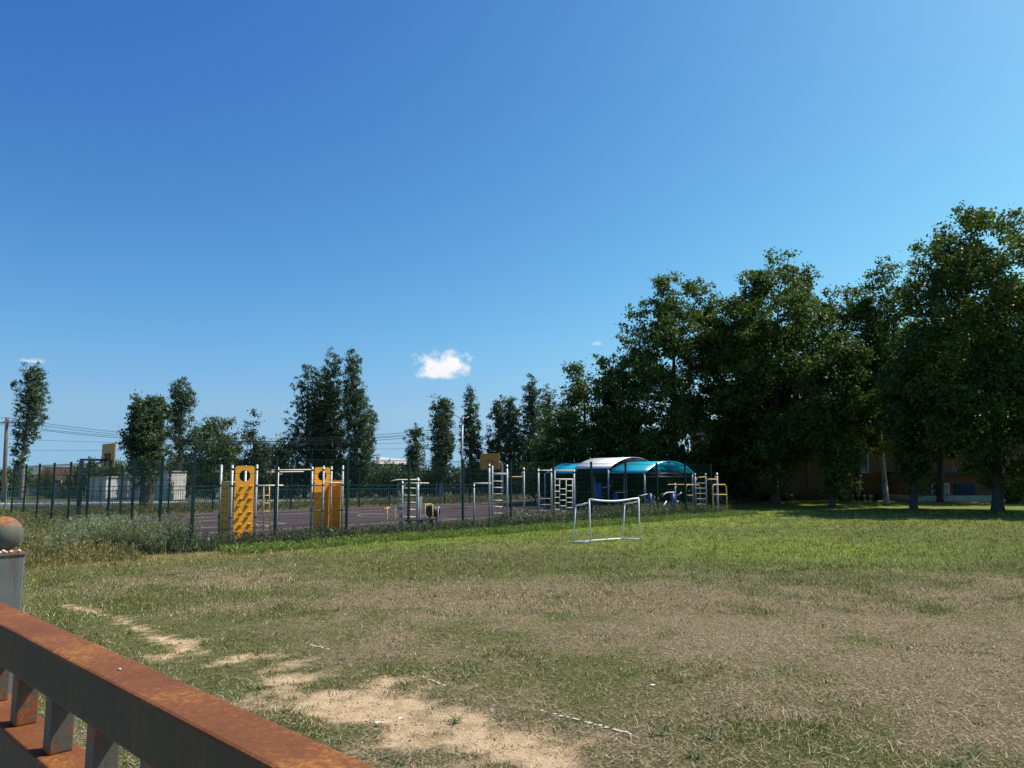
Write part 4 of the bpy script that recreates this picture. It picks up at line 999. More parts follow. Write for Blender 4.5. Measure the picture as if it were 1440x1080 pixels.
tree('plane_tree', 'lower rounded plane tree at the left end of the dark tree row, behind the shelter', 'tree', 812, 58,
     [(512, 806, 822), (530, 796, 842), (560, 785, 862), (600, 760, 890), (640, 752, 900), (680, 758, 900), (700, 770, 885)], 'broad', 21, 34000, 0.24, G1, 0.25)
tree('plane_tree', 'broad dark plane tree standing behind the right end of the shelter', 'tree', 940, 56,
     [(384, 932, 962), (400, 915, 990), (430, 890, 1012), (470, 862, 1028), (510, 842, 1030), (570, 840, 1020), (630, 850, 1030), (680, 865, 1030), (697, 890, 1015)], 'broad', 22, 52000, 0.25, G1, 0.32, nl=78)
tree('plane_tree', 'tall dark plane tree with the pointed middle crown, left of the window', 'tree', 1090, 54,
     [(355, 1085, 1112), (375, 1060, 1135), (400, 1018, 1172), (430, 996, 1196), (500, 985, 1206), (570, 985, 1210), (625, 995, 1200), (660, 1015, 1125), (690, 1065, 1120)], 'broad', 23, 56000, 0.25, G1, 0.34, nl=80)
tree('plane_tree', 'slender sparse tree with a whitewashed leaning trunk beside the window', 'tree', 1246, 51,
     [(357, 1222, 1246), (385, 1212, 1262), (415, 1185, 1275), (490, 1180, 1278), (550, 1195, 1280), (600, 1200, 1285), (632, 1215, 1280)], 'broad', 24, 17000, 0.22, G1, 0.17, bark='bark_pale', lean=-0.35, white_base=True)
tree('plane_tree', 'huge spreading plane tree at the right edge of the view', 'tree', 1402, 43,
     [(290, 1362, 1402), (310, 1330, 1440), (345, 1300, 1510), (390, 1275, 1535), (440, 1262, 1520), (520, 1262, 1530), (580, 1268, 1530), (620, 1290, 1525), (648, 1325, 1500), (676, 1365, 1440), (698, 1382, 1424)], 'broad', 25, 64000, 0.24, G1, 0.29, nl=80)
tree('plane_tree', 'small drooping tree in front of the window, between two big plane trees', 'tree', 1170, 48,
     [(470, 1165, 1200), (520, 1140, 1225), (580, 1130, 1225), (630, 1140, 1205), (662, 1148, 1204), (697, 1158, 1194)], 'broad', 26, 15000, 0.24, G1, 0.2)
tree('plane_tree', 'small dark tree to the right of the whitewashed trunk', 'tree', 1284, 45,
     [(480, 1270, 1310), (540, 1255, 1335), (590, 1250, 1345), (620, 1255, 1325), (650, 1264, 1308), (690, 1276, 1297)], 'broad', 27, 16000, 0.24, G1, 0.2)
tree('plane_tree', 'dense low plane tree at the foot of the row just right of the exercise bars', 'tree', 1040, 58,
     [(560, 1030, 1060), (600, 1005, 1085), (650, 1000, 1075), (680, 1010, 1065), (697, 1025, 1055)], 'broad', 28, 14000, 0.26, G1, 0.22)
tree('plane_tree', 'outermost plane tree, mostly beyond the right edge of the view', 'tree', 1590, 40,
     [(250, 1580, 1640), (300, 1540, 1700), (400, 1500, 1740), (520, 1490, 1740), (620, 1510, 1720), (680, 1560, 1660)], 'broad', 29, 32000, 0.30, G1, 0.4)
tree('plane_tree', 'nearest plane tree of the row, beyond the right edge of the view, shading the lawn', 'tree', 1760, 38,
     [(230, 1740, 1820), (300, 1690, 1880), (420, 1640, 1920), (540, 1630, 1920), (640, 1660, 1890), (690, 1720, 1840)], 'broad', 30, 26000, 0.32, G1, 0.4)
G2 = 'poplars beyond the court'
PZ = 66
pop = [
 (42, 72, [(511, 38, 44), (530, 25, 58), (555, 20, 66), (585, 22, 62), (605, 24, 52), (622, 22, 50), (640, 20, 42), (652, 22, 38)], 'leaning columnar poplar at the far left, beside the wooden pole', 9000, 0.2, 30),
 (206, 53.2, [(556, 200, 212), (566, 186, 232), (590, 176, 238), (620, 173, 236), (645, 178, 230), (664, 185, 224)], 'bushy poplar with a thick grey trunk in front of the white garage', 15000, 0.2, 44),
 (254, 72, [(531, 243, 250), (545, 236, 270), (570, 238, 275), (590, 240, 268), (610, 240, 266), (640, 240, 262), (660, 238, 262)], 'narrow dark columnar poplar right of the bushy poplar', 7500, 0.19, 26),
 (428, 66, [(507, 426, 434), (520, 422, 440), (548, 414, 452), (580, 406, 462), (615, 400, 466), (650, 402, 462), (672, 412, 454)], 'leftmost spire of the dense poplar group left of centre', 15000, 0.2, 44),
 (450, 68, [(516, 444, 452), (535, 438, 464), (570, 430, 472), (620, 425, 478), (672, 432, 470)], 'shorter second spire in the dense poplar group', 11000, 0.2, 34),
 (470, 66, [(491, 462, 476), (505, 458, 482), (540, 450, 486), (590, 444, 492), (640, 446, 494), (674, 454, 488)], 'tall third spire in the dense poplar group', 15000, 0.2, 44),
 (500, 65, [(491, 488, 500), (510, 482, 504), (550, 482, 516), (590, 482, 530), (625, 484, 533), (655, 486, 528), (676, 490, 516)], 'widest poplar on the right of the dense group', 18000, 0.2, 50),
 (585, 70, [(597, 584, 590), (610, 576, 595), (635, 568, 600), (660, 567, 602), (684, 574, 598)], 'short poplar just left of centre', 7000, 0.19, 26),
 (620, 64, [(556, 614, 630), (572, 608, 636), (605, 602, 640), (640, 602, 640), (668, 608, 634)], 'leafy poplar with a bare lower trunk left of the street lamp', 13000, 0.19, 40),
 (661, 66, [(542, 656, 662), (560, 653, 668), (590, 649, 674), (625, 647, 679), (660, 650, 678), (682, 654, 676)], 'thin pointed poplar right of the street lamp', 9500, 0.19, 34),
 (700, 66, [(556, 698, 706), (575, 692, 713), (610, 684, 718), (650, 684, 718), (684, 690, 714)], 'first poplar behind the facing basketball board', 10000, 0.19, 34),
 (722, 65, [(556, 716, 726), (572, 710, 734), (610, 706, 740), (655, 706, 742), (686, 712, 736)], 'second poplar, right of the facing basketball board', 11000, 0.19, 36),
 (748, 64, [(526, 744, 751), (545, 737, 758), (585, 732, 768), (640, 730, 772), (686, 738, 768)], 'taller poplar next to the dark plane trees', 13000, 0.19, 40),
 (772, 66, [(540, 767, 774), (560, 760, 782), (600, 754, 792), (650, 752, 796), (688, 760, 786)], 'last poplar of the row, half hidden by the plane trees', 10000, 0.19, 34)]
for i, (px, Y, prof, lab, nlf, sz_, nlb) in enumerate(pop):
    tree('poplar_tree', lab, 'tree', px if i else 30, Y + (9 if i > 2 else 0), prof, 'poplar', 60 + i, nlf, sz_, G2, 0.2 if i != 1 else 0.42, bark='bark_pale' if i in (0, 8) else 'bark', nl=nlb)
tree('round_tree', 'round bushy tree between the columnar poplar and the conifer', 'tree', 300, 68,
     [(586, 294, 312), (600, 275, 326), (625, 262, 338), (655, 264, 338), (688, 275, 325)], 'broad', 91, 13000, 0.22, None, 0.2, mat=M['leaf_bush'])
tree('conifer_tree', 'ragged pointed conifer left of the poplar group', 'tree', 355, 70,
     [(574, 353, 356), (590, 346, 364), (612, 340, 372), (640, 334, 380), (668, 332, 384), (690, 338, 378)], 'conifer', 92, 9000, 0.17, None, 0.16, nl=60)

for px_, Y_, sd, pf_, lab_ in ((1095, 60.5, 201, [(450, 1060, 1140), (490, 1005, 1190), (570, 1000, 1190), (608, 1035, 1160)], 'added shade tree behind the pointed plane tree, close to the school wall'),
        (1205, 61, 202, [(490, 1180, 1240), (520, 1120, 1295), (575, 1115, 1300), (606, 1150, 1275)], 'added shade tree close to the school wall above the window'),
        (1322, 57, 203, [(440, 1300, 1360), (480, 1235, 1415), (570, 1230, 1420), (608, 1265, 1390)], 'added shade tree standing over the red annex roof'),
        (1450, 57, 204, [(400, 1420, 1490), (460, 1365, 1545), (570, 1360, 1550), (612, 1395, 1525)], 'added shade tree by the school wall at the right edge of the view'),
        (1580, 59, 205, [(360, 1560, 1620), (440, 1510, 1680), (570, 1505, 1690), (630, 1540, 1650)], 'added shade tree by the school wall, unseen just beyond the right edge of the view')):
    tree('plane_tree', lab_, 'tree', px_, Y_, pf_, 'broad', sd, 19000, 0.24, G1, 0.22)  # invented second row, added to shade the ground between trunks and wall
# bushes beyond the railing
bush_me = []
for s in range(3):
    rs = np.random.default_rng(300 + s)
    lob = [(rs.normal(0, 0.42), rs.normal(0, 0.42), 0.35 + 0.45 * rs.random(), 0.42 + 0.2 * rs.random(), 0.42 + 0.2 * rs.random(), 0.35 + 0.2 * rs.random()) for _ in range(12)]
    me_ = crown_mesh('foliage', lob, 4600, 0.085, 310 + s, clump_s=0.10, per=20, up=0.4); me_.materials.append(M['leaf_bush']); bush_me.append(me_)
sm = MB(); rs = np.random.default_rng(5)
for k in range(5): wobble_tube(sm, (0, 0, -0.05), (rs.normal(0, .3), rs.normal(0, .3), 0.8), 0.03, 0.01, rs, 3, 0.05, 5)
stem_me = sm.mesh('stem'); stem_me.materials.append(M['bark'])
BUSH = [(4, 650, 60, 26, 'dark bush under the wooden pole at the far left edge'), (64, 664, 74, 9, 'bush in front of the left end of the tiled roof'), (88, 684, 68, 30, 'low bush below the tiled roof, behind the teal railing'),
        (158, 640, 58, 22, 'tall bush behind the hoop seen from behind'), (120, 646, 66, 22, 'bush behind the left white garage'), (246, 640, 66, 16, 'bush filling the gap right of the bushy poplar'),
        (262, 650, 66, 30, 'bush at the foot of the narrow columnar poplar'), (338, 645, 64, 26, 'bush below the conifer on its left'), (385, 618, 66, 24, 'bush with light gaps left of the poplar group'),
        (405, 652, 62, 34, 'dark bush behind the bar between the towers'), (455, 655, 61, 34, 'dark bush behind the second climbing tower'), (520, 648, 62, 34, 'hedge bush right of the second climbing tower'),
        (556, 650, 60, 30, 'hedge bush below the far white roof'), (598, 662, 62, 22, 'bush behind the ladder station'), (640, 664, 60, 18, 'dark bush left of the street lamp foot'), (686, 660, 64, 26, 'bush below the facing basketball board'),
        (730, 655, 64, 30, 'bush below the poplars right of the hoop'), (770, 650, 60, 34, 'bush behind the wall bars'), (830, 640, 62, 46, 'dark bush behind the left part of the shelter'), (890, 630, 62, 48, 'dark bush behind the middle of the shelter'), (960, 625, 62, 50, 'dark bush behind the right part of the shelter'), (478, 640, 66, 30, 'tall bush between the poplar group and the second climbing tower'),
        (618, 652, 64, 26, 'bush behind the bare trunk of the leafy poplar'), (668, 648, 64, 20, 'bush at the foot of the thin pointed poplar'), (708, 645, 64, 26, 'bush under the two poplars behind the hoop'), (752, 640, 64, 26, 'bush under the taller poplar next to the plane trees')]
for i, (px, ty, Y, hw, lab) in enumerate(BUSH):
    if px < 760: Y = max(Y, 74 + (i % 3) * 2)
    b_ = at(px, 700, Y); b_.z = 0
    t = thing('bush', lab, 'bush', b_, i * 1.3, 'bushes beyond the court')
    sx = hw * Y / FPX / 0.95; sz_ = max(zat(px, ty, Y), 0.8) / 1.25
    f_ = link_mesh('foliage', bush_me[i % 3], None, t); f_.scale = (sx, sx, sz_)
    s_ = link_mesh('stem', stem_me, None, t); s_.scale = (sx, sx, sz_)

# ------------------------------------------------------------------ teal railing on a whitewashed plinth
ra, rb_ = at(-60, 700, 52.0), at(760, 700, 62.0); ra.z = rb_.z = 0
rdir = (rb_ - ra).normalized(); rlen = (rb_ - ra).length
rt = thing('picket_railing', 'teal metal picket railing beyond the court, in front of the pale road', 'railing', ra, math.atan2(rdir.y, rdir.x))
MB().box((rlen / 2, -0.18, 0.05), (rlen, 0.22, 0.12)).build('plinth', M['whitewash'], rt)
ns = int(rlen / 3.0)
for i in range(ns + 1): MB().box((i * 3.0, -0.18, 0.80), (0.09, 0.06, 1.6)).build('post', M['teal_rail'], rt)
for i in range(ns):
    for z in (1.40, 1.12, 0.22): MB().box((i * 3.0 + 1.5, -0.20, z), (2.9, 0.035, 0.05)).build('rail', M['teal_rail'], rt)
pk = MB()
for i in range(ns):
    for k in range(1, 20): pk.box((i * 3.0 + k * 0.15, -0.20, 0.63 if k % 5 else 0.78), (0.026, 0.02, 0.98 if k % 5 else 1.26))
rd = MB(); rd.box((rlen / 2 - 5, 5.6, 0.012), (rlen + 60, 8.4, 0.02)); ro_ = rd.build('road', paint('pale_concrete_road', (0.46, 0.45, 0.42), (0.36, 0.355, 0.335), 0.9, scale=0.8, bump=0.2), None, ra, (0, 0, math.atan2(rdir.y, rdir.x))); tag(ro_, 'pale sunlit concrete road behind the teal railing', kind='structure')
for yy in (1.32, 9.9):
    kb_ = MB(); kb_.box((rlen / 2 - 5, yy, 0.06), (rlen + 60, 0.16, 0.14)); ko = kb_.build('road_kerb', M['concrete'], None, ra, (0, 0, math.atan2(rdir.y, rdir.x))); tag(ko, 'concrete kerb along the pale road', kind='structure')
o = pk.build('picket', M['teal_rail'], rt); o['kind'] = 'stuff'

# ------------------------------------------------------------------ buildings on the left
def house(label, name, px0, px1, Y, eave_y, ridge_y, wallm, roofm, depth=6.0, base=0.0, cat='house', rz=0.0):
    a_, b_ = at(px0, 700, Y), at(px1, 700, Y); w = b_.x - a_.x
    t = thing(name, label, cat, (a_.x, Y, base), rz); ze = zat((px0 + px1) / 2, eave_y, Y) - base; zr = zat((px0 + px1) / 2, ridge_y, Y + depth / 2) - base
    MB().box((w / 2, depth / 2, ze / 2), (w, depth, ze)).build('wall', wallm, t)
    return t, w, ze, zr
t, w, ze, zr = house('low house with a red clay tile roof and white ridge behind the left fence', 'tiled_house', 40, 109, 86, 682, 659, M['whitewash'], M['tile'])
rf = MB(); D = 6.0
rows = 14
for sgn in (0, 1):
    for k in range(rows):
        t0, t1 = k / rows, (k + 1) / rows
        y0, y1 = (-0.4 + (D / 2 + 0.4) * t0, -0.4 + (D / 2 + 0.4) * t1); z0_, z1_ = ze - 0.1 + (zr - ze + 0.1) * t0, ze - 0.1 + (zr - ze + 0.1) * t1
        if sgn: y0, y1 = D - y0, D - y1
        rf.bar((-0.3, (y0 + y1) / 2, (z0_ + z1_) / 2 + 0.05), (w + 0.3 - 1.0 * t1, (y0 + y1) / 2, (z0_ + z1_) / 2 + 0.05), abs(y1 - y0) * 1.15, 0.1)
ro = rf.build('roof', M['tile'], t)
MB().tube([(-0.3, D / 2, zr + 0.12), (w - 0.8, D / 2, zr + 0.12)], 0.13, 8).build('ridge', M['whitewash'], ro)
gb = MB(); gb.add([(0, 0, ze - 0.02), (0, D, ze - 0.02), (0, D / 2, zr), (0.1, 0, ze - 0.02), (0.1, D, ze - 0.02), (0.1, D / 2, zr)], [(0, 2, 1), (3, 4, 5), (0, 3, 5, 2), (1, 2, 5, 4)]); gb.build('gable', M['whitewash'], t)
for x in (1.0, 3.2):
    wi = MB().box((x, -0.02, 1.3), (0.9, 0.06, 1.1)).build('window', M['white_paint'], t); MB().box((x, -0.06, 1.3), (0.74, 0.03, 0.94)).build('pane', M['glass'], wi)
def garage(label, px0, px1, Y, top_y):
    a_, b_ = at(px0, 700, Y), at(px1, 700, Y); w = b_.x - a_.x; h = zat(px0, top_y, Y)
    t = thing('garage', label, 'garage', (a_.x, Y, 0)); MB().box((w / 2, 2.0, h / 2), (w, 4.0, h)).build('wall', M['whitewash'], t)
    MB().box((w / 2, 2.0, h + 0.06), (w + 0.2, 4.3, 0.12)).build('roof', M['concrete'], t)
    for k, x in enumerate(np.linspace(0.5, w - 0.5, max(2, int(w / 1.3)))): MB().box((x, -0.05, h / 2), (0.12, 0.1, h - 0.02)).build('pilaster', M['concrete'], t)
    return t
garage('low whitewashed garage left of the bushy poplar, behind the hoop', 122, 148, 67.5, 672)
garage('whitewashed flat roofed garage behind the bushy poplar trunk', 180, 234, 68, 664)
a_, b_ = at(523, 700, 120), at(575, 700, 120)
t = thing('far_building', 'distant building with a pale low roof right of the poplar group', 'building', (a_.x, 120, 0))
w = b_.x - a_.x; ze = zat(540, 652, 120)
MB().box((w / 2, 5, ze / 2), (w, 10, ze)).build('wall', M['plaster'], t)
rr_ = MB(); M['old_roof'] = paint('old_pale_roof', (0.42, 0.41, 0.39), (0.33, 0.32, 0.31), 0.9)
rr_.add([(-0.4, -0.5, ze), (w + .4, -0.5, ze - 0.15), (w + .4, 5, ze + 0.6), (-0.4, 5, ze + 1.3), (-0.4, 10.5, ze), (w + .4, 10.5, ze - 0.15)], [(0, 1, 2, 3), (3, 2, 5, 4), (0, 3, 4), (1, 5, 2)]); rr_.build('roof', M['old_roof'], t)
for k in range(4):
    wi = MB().box((0.9 + k * 1.4, -0.02, ze * .55), (0.8, 0.06, 1.2)).build('window', M['white_paint'], t); MB().box((0.9 + k * 1.4, -0.06, ze * .55), (0.64, 0.03, 1.04)).build('pane', M['glass'], wi)
# distant hill
hx = np.linspace(-1700, 300, 90); hv = []; rs = np.random.default_rng(9)
def hill_h(x): return 25 * np.exp(-((x + 560) / 260) ** 2) + 3 * np.exp(-((x + 100) / 400) ** 2)
hm = MB(); rows_ = [(900, 0), (980, 0.45), (1080, 0.85), (1200, 1.0), (1400, 0.5), (1600, 0)]
V = [(x, y, hill_h(x) * s - 0.5 + (float(vnoise(x * .02, y * .02)) * 4 * s)) for y, s in rows_ for x in hx]
n = len(hx); hm.add(V, [(r_ * n + k, r_ * n + k + 1, (r_ + 1) * n + k + 1, (r_ + 1) * n + k) for r_ in range(len(rows_) - 1) for k in range(n - 1)], True)
o = hm.build('hill', paint('dry_hill', (0.15, 0.19, 0.15), (0.09, 0.13, 0.10), 0.95, scale=0.02)); tag(o, 'low dry hill on the horizon at the far left', kind='structure')

# ------------------------------------------------------------------ pole, lamp and cables
pb = at(6, 700, 62); pb.z = 0
t = thing('utility_pole', 'dark wooden utility pole carrying cables at the left edge', 'utility pole', pb)
zt = zat(10, 587, 62); dx = at(10, 587, 62).x - pb.x
MB().tube([(-0.05, 0, -0.1), (dx, 0, zt)], [0.17, 0.13], 10).build('pole', M['wood_pole'], t)
ca = MB(); ca.bar((dx - 0.8, 0, zt - 0.45), (dx + 0.8, 0.0, zt - 0.45), 0.09); ca.build('cross_arm', M['wood_pole'], t)
for x in (-0.7, -0.25, 0.25, 0.7): MB().lathe([(0.03, 0), (0.05, 0.04), (0.03, 0.09), (0.045, 0.12), (0.001, 0.15)], 8, (dx + x, 0, zt - 0.405)).build('insulator', M['whitewash'], t)
lb = at(649, 700, 60.5); lb.z = 0
t = thing('street_lamp', 'tall grey street lamp with a curved arm between the poplars', 'street lamp', lb)
zl = zat(650, 598, 60.5); zz_ = zat(640, 583, 60.5)
MB().tube([(0, 0, 0), (0.02, 0, zl * .5), (0.04, 0, zl)], [0.12, 0.10, 0.075], 10).build('pole', M['grey_steel'], t)
arm = [(0.04, 0, zl), (0.0, 0, zl + 0.6), (-0.22, 0, zz_ - 0.25), (-0.6, 0, zz_), (-0.95, 0, zz_ + 0.06)]
MB().tube(arm, 0.035, 8).build('arm', M['grey_steel'], t); MB().tube([(0.04, 0, zl), (0.12, 0.3, zl + 0.7), (0.28, 0.6, zz_ - 0.25), (0.5, 0.9, zz_ - .1)], 0.035, 8).build('arm', M['grey_steel'], t)
hd = MB(); hd.box((-1.12, 0, zz_ + 0.05), (0.42, 0.2, 0.10)); hd.build('lamp_head', M['grey_steel'], t, bevel=0.02)
def cable(label, p, q, sag, r=0.017):
    p, q = Vector(p), Vector(q); n_ = 28
    mb = MB(); base = p.copy(); base.z = 0
    mb.tube([p.lerp(q, k / n_) - Vector((0, 0, sag * 4 * (k / n_) * (1 - k / n_))) - base for k in range(n_ + 1)], r, 5)
    o = mb.build('overhead_cable', M['wire'], None, base); return tag(o, label, 'cable', 'overhead cables across the left of the sky')
pl_ = lambda py: at(9, py, 62)
zc = [(587, 600, 1.35), (590.5, 603, 1.35), (597, 606.5, 1.1), (598.5, 609, 1.15), (617, 621, 0.35), (633, 630, 0.1)]
nm = ['topmost overhead cable from the wooden pole', 'second overhead cable from the top', 'third overhead cable, upper of the middle pair', 'fourth overhead cable, lower of the middle pair', 'fifth overhead cable, thin and well below the pairs', 'lowest overhead cable, nearly level']
for (y0, y1, sag), lab in zip(zc, nm):
    p, q = at(9, y0, 62.0), at(650, y1, 60.7)
    cable(lab, p, q, sag, 0.017 if y0 < 610 else 0.011)
# cables going on past the frame on the left
for y0, y1, lab in ((587, 582, 'upper cable running off the left edge from the wooden pole'), (597, 593, 'lower cable running off the left edge from the wooden pole')):
    cable(lab, at(9, y0, 62), at(-120, y1, 58), 0.2)

# ------------------------------------------------------------------ parked cars far behind
def car(label, px, Y, mat):
    b_ = at(px, 700, Y); b_.z = 0
    t = thing('parked_car', label, 'car', b_, R(12), 'cars parked beyond the railing')
    prof = [(-2.1, 0.35), (-2.1, 0.85), (-1.2, 1.0), (-0.65, 1.42), (0.75, 1.45), (1.45, 0.98), (2.05, 0.92), (2.1, 0.35)]
    mb = MB(); hw = 0.86
    V = [(x_, s * hw * (0.8 if z > 1.2 else 1.0), z) for s in (-1, 1) for x_, z in prof]; V = [(v[1], v[0], v[2]) for v in V]
    n_ = len(prof); F = [tuple(range(n_)), tuple(reversed(range(n_, 2 * n_)))] + [(k, n_ + k, n_ + (k + 1) % n_, (k + 1) % n_) for k in range(n_)]
    mb.add(V, F); mb.build('body', mat, t, bevel=0.05)
    MB().add([(-0.66, -1.17, 1.04), (0.66, -1.17, 1.04), (0.58, -0.72, 1.37), (-0.58, -0.72, 1.37)], [(0, 1, 2, 3)]).build('windscreen', M['glass'], t, (0, -0.03, 0.02))
    for s in (-1, 1):
        MB().box((s * 0.6, -2.11, 0.72), (0.34, 0.05, 0.16)).build('headlight', M['white_paint'], t)
        for y in (-1.3, 1.3): MB().tube([(s * 0.70, y, 0.32), (s * 0.88, y, 0.32)], 0.32, 14).build('wheel', M['rubber'], t)
    MB().box((0, -2.115, 0.5), (1.0, 0.04, 0.14)).build('grille', M['black_plastic'], t)
    return t
car('pale blue car parked facing the court, right of the street lamp', 674, 100, M['car_blue'])
car('white car parked facing the court, just beside the street lamp', 655, 104, M['car_white'])

# ------------------------------------------------------------------ school building behind the plane trees
BY = 64.0
x0, x1 = xat(1020, BY), xat(1700, BY)
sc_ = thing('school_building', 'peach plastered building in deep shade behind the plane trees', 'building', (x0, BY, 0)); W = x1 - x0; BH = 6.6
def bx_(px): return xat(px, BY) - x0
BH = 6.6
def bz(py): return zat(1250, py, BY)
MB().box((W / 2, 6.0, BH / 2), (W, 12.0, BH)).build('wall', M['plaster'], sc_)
MB().box((W / 2, 6.0, BH + 0.12), (W + 0.6, 12.6, 0.24)).build('roof', M['concrete'], sc_)
MB().box((W / 2, -0.04, 0.35), (W, 0.09, 0.7)).build('plinth', M['brick_red'], sc_)
def window(pxa, pxb, pya, pyb, curtain=False):
    xa, xb, zb, zt_ = bx_(pxa), bx_(pxb), bz(pyb), bz(pya)
    f = MB(); 
    for (c_, s_) in ((((xa + xb) / 2, -0.05, zt_), (xb - xa, 0.12, 0.09)), (((xa + xb) / 2, -0.05, zb), (xb - xa, 0.12, 0.09))): f.box(c_, s_)
    n_ = 3
    for k in range(n_ + 1): f.box((xa + (xb - xa) * k / n_, -0.052, (zt_ + zb) / 2), (0.08, 0.12, zt_ - zb - 0.09))
    fo = f.build('window', M['white_paint'], sc_)
    for k in range(n_):
        MB().box((xa + (xb - xa) * (k + .5) / n_, -0.012, (zt_ + zb) / 2), ((xb - xa) / n_ - 0.08, 0.02, zt_ - zb - 0.09)).build('pane', M['curtain'] if curtain and k < 2 else M['glass'], fo)
    MB().box(((xa + xb) / 2, -0.11, zb - 0.07), (xb - xa + 0.2, 0.22, 0.05)).build('sill', M['concrete'], fo)
window(1178, 1222, 622, 664, True)
for pxa in (1060, 1330, 1450, 1540): window(pxa, pxa + 44, 600, 640)
for px in (1137, 1243): MB().tube([(bx_(px), -0.12, 0.1), (bx_(px), -0.12, BH - 0.1)], 0.06, 8).build('downpipe', M['concrete'], sc_)
AY = 58.5
ax0, ax1 = xat(1290, AY), xat(1396, AY)
an = thing('brick_annex', 'low red annex with a dark flat roof and a blue door on a pale plinth', 'building', (ax0, AY, 0)); AW = ax1 - ax0
def az(py): return zat(1340, py, AY)
def axx(px): return xat(px, AY) - ax0
MB().box((AW / 2, 2.6, 0.22), (AW + 0.1, 5.3, 0.44)).build('plinth', M['whitewash'], an)
MB().box((AW / 2, 2.65, 0.44 + (az(667) - 0.44) / 2), (AW - 0.2, 5.0, az(667) - 0.44)).build('wall', M['brick_red'], an)
MB().box((AW / 2, 2.5, az(667) + 0.1), (AW + 0.3, 5.9, 0.2)).build('roof', M['frame_dark'], an)
dr = MB().box(((axx(1344) + axx(1372)) / 2, 0.12, (az(680) + 0.44) / 2), (axx(1372) - axx(1344), 0.1, az(680) - 0.44)).build('door', M['door_blue'], an)
sl_ = MB()
for k in range(7): sl_.box((axx(1344) + (axx(1372) - axx(1344)) * (k + .5) / 7, 0.06, (az(680) + 0.44) / 2), (0.03, 0.03, az(680) - 0.5))
sl_.build('ribs', M['door_blue'], dr)
wf = MB(); xa, xb = axx(1312), axx(1335)
for k in range(3): wf.box((xa + (xb - xa) * k / 2, 0.12, (az(680) + 0.55) / 2), (0.1, 0.12, az(680) - 0.5))
wf.box(((xa + xb) / 2, 0.12, az(680)), (xb - xa, 0.12, 0.1)); wf = wf.build('window', M['white_paint'], an)
for k in range(2): MB().box((xa + (xb - xa) * (k + .5) / 2, 0.13, (az(680) + 0.5) / 2), ((xb - xa) / 2 - 0.1, 0.05, az(680) - 0.55)).build('pane', M['curtain'] if k else M['glass'], wf)
# low white bed with four little clipped shrubs
fb_ = at(1208, 700, 60.0); fb_.z = 0
t = thing('flower_bed', 'low pale stone bed under the window', 'flower bed', fb_)
MB().box((0, 0, 0.24), (2.0, 0.6, 0.48)).build('kerb', M['whitewash'], t); MB().box((0, 0, 0.485), (1.8, 0.44, 0.03)).build('soil', M['bark'], t)
lob = [(0, 0, 0.25, 0.16, 0.16, 0.2), (0, 0, 0.5, 0.12, 0.12, 0.22), (0, 0, 0.72, 0.06, 0.06, 0.16)]
sh_me = crown_mesh('foliage', lob, 900, 0.06, 77, clump_s=0.04, per=12); sh_me.materials.append(M['leaf_conifer'])
for k, lab in enumerate(('first small clipped shrub from the left in front of the pale bed', 'second small clipped shrub from the left in front of the pale bed', 'third small clipped shrub from the left in front of the pale bed', 'rightmost small clipped shrub in front of the pale bed')):
    p = at(1196 + k * 8, 700, 59.2); p.z = 0; t = thing('clipped_shrub', lab, 'shrub', p, k, 'small clipped shrubs under the window')
    link_mesh('foliage', sh_me, None, t); MB().tube([(0, 0, -.02), (0, 0, 0.5)], 0.02, 6).build('stem', M['bark'], t)
for px, ty, Y, hw, lab in ((1233, 692, 58, 6, 'round dark bush left of the whitewashed trunk'), (1186, 697, 59, 6, 'low dark bush at the left end of the pale bed'), (1090, 690, 60, 30, 'dark bush at the foot of the pointed plane tree'), (1428, 668, 54, 20, 'sunlit leafy bush at the right edge under the huge plane tree')):
    b_ = at(px, 700, Y); b_.z = 0
    t = thing('bush', lab, 'bush', b_, px * 0.1, 'bushes under the plane trees'); s_ = hw * Y / FPX / 0.95; zz_ = max(zat(px, ty, Y), 0.5) / 1.25
    f_ = link_mesh('foliage', bush_me[px % 3], None, t); f_.scale = (s_, s_, zz_); q_ = link_mesh('stem', stem_me, None, t); q_.scale = (s_, s_, zz_)

# ------------------------------------------------------------------ terrace and rusty railing in the foreground
D_R = 0.32
ZR = CAM_H - D_R
fr_pts = []
r0 = ray(0, 878); r0 = Vector((0, 0, CAM_H)) + r0 * (-D_R / r0.z)     # points on the near top edge of the rail
r1 = ray(386, 1080); r1 = Vector((0, 0, CAM_H)) + r1 * (-D_R / r1.z)
RD = (r1 - r0); RD.z = 0; RD.normalize()                              # along the rail, towards the camera's right
RN = Vector((-RD.y, RD.x, 0))                                         # towards the field
if RN.y < 0: RN = -RN
TB = 0.082
rang = math.atan2(RD.y, RD.x)
rl = thing('railing', 'rusty iron railing with two square rails and short bars in the foreground', 'railing', (r0.x, r0.y, 0), rang)
def railbar(name, y0, z_top, x0, x1, hgt):
    mb = MB().box(((x0 + x1) / 2, y0, z_top - hgt / 2), (x1 - x0, TB, hgt)); return mb.build(name, M['rust_rail'], rl, bevel=0.006)
def along(px, py, off):     # distance along the rail of the pixel seen at height/offset plane y=off
    p = onplane(px, py, r0 + RN * off, RD); return (p - r0).dot(RD), p.z
XL, XR = -1.6, 1.6
railbar('top_rail', TB / 2, ZR, XL, XR, 0.086)
z_low = along(0, 1022, 0.0)[1]
railbar('lower_rail', TB / 2, z_low, XL, XR, 0.086)
railbar('bottom_rail', TB / 2, 0.78, XL, XR, 0.086)
bars = []
for px in (36, 87, 149): bars.append(along(px, 975, TB / 2)[0])
stp = (bars[2] - bars[0]) / 2
xs = [bars[0] + stp * k for k in range(-9, 10)]
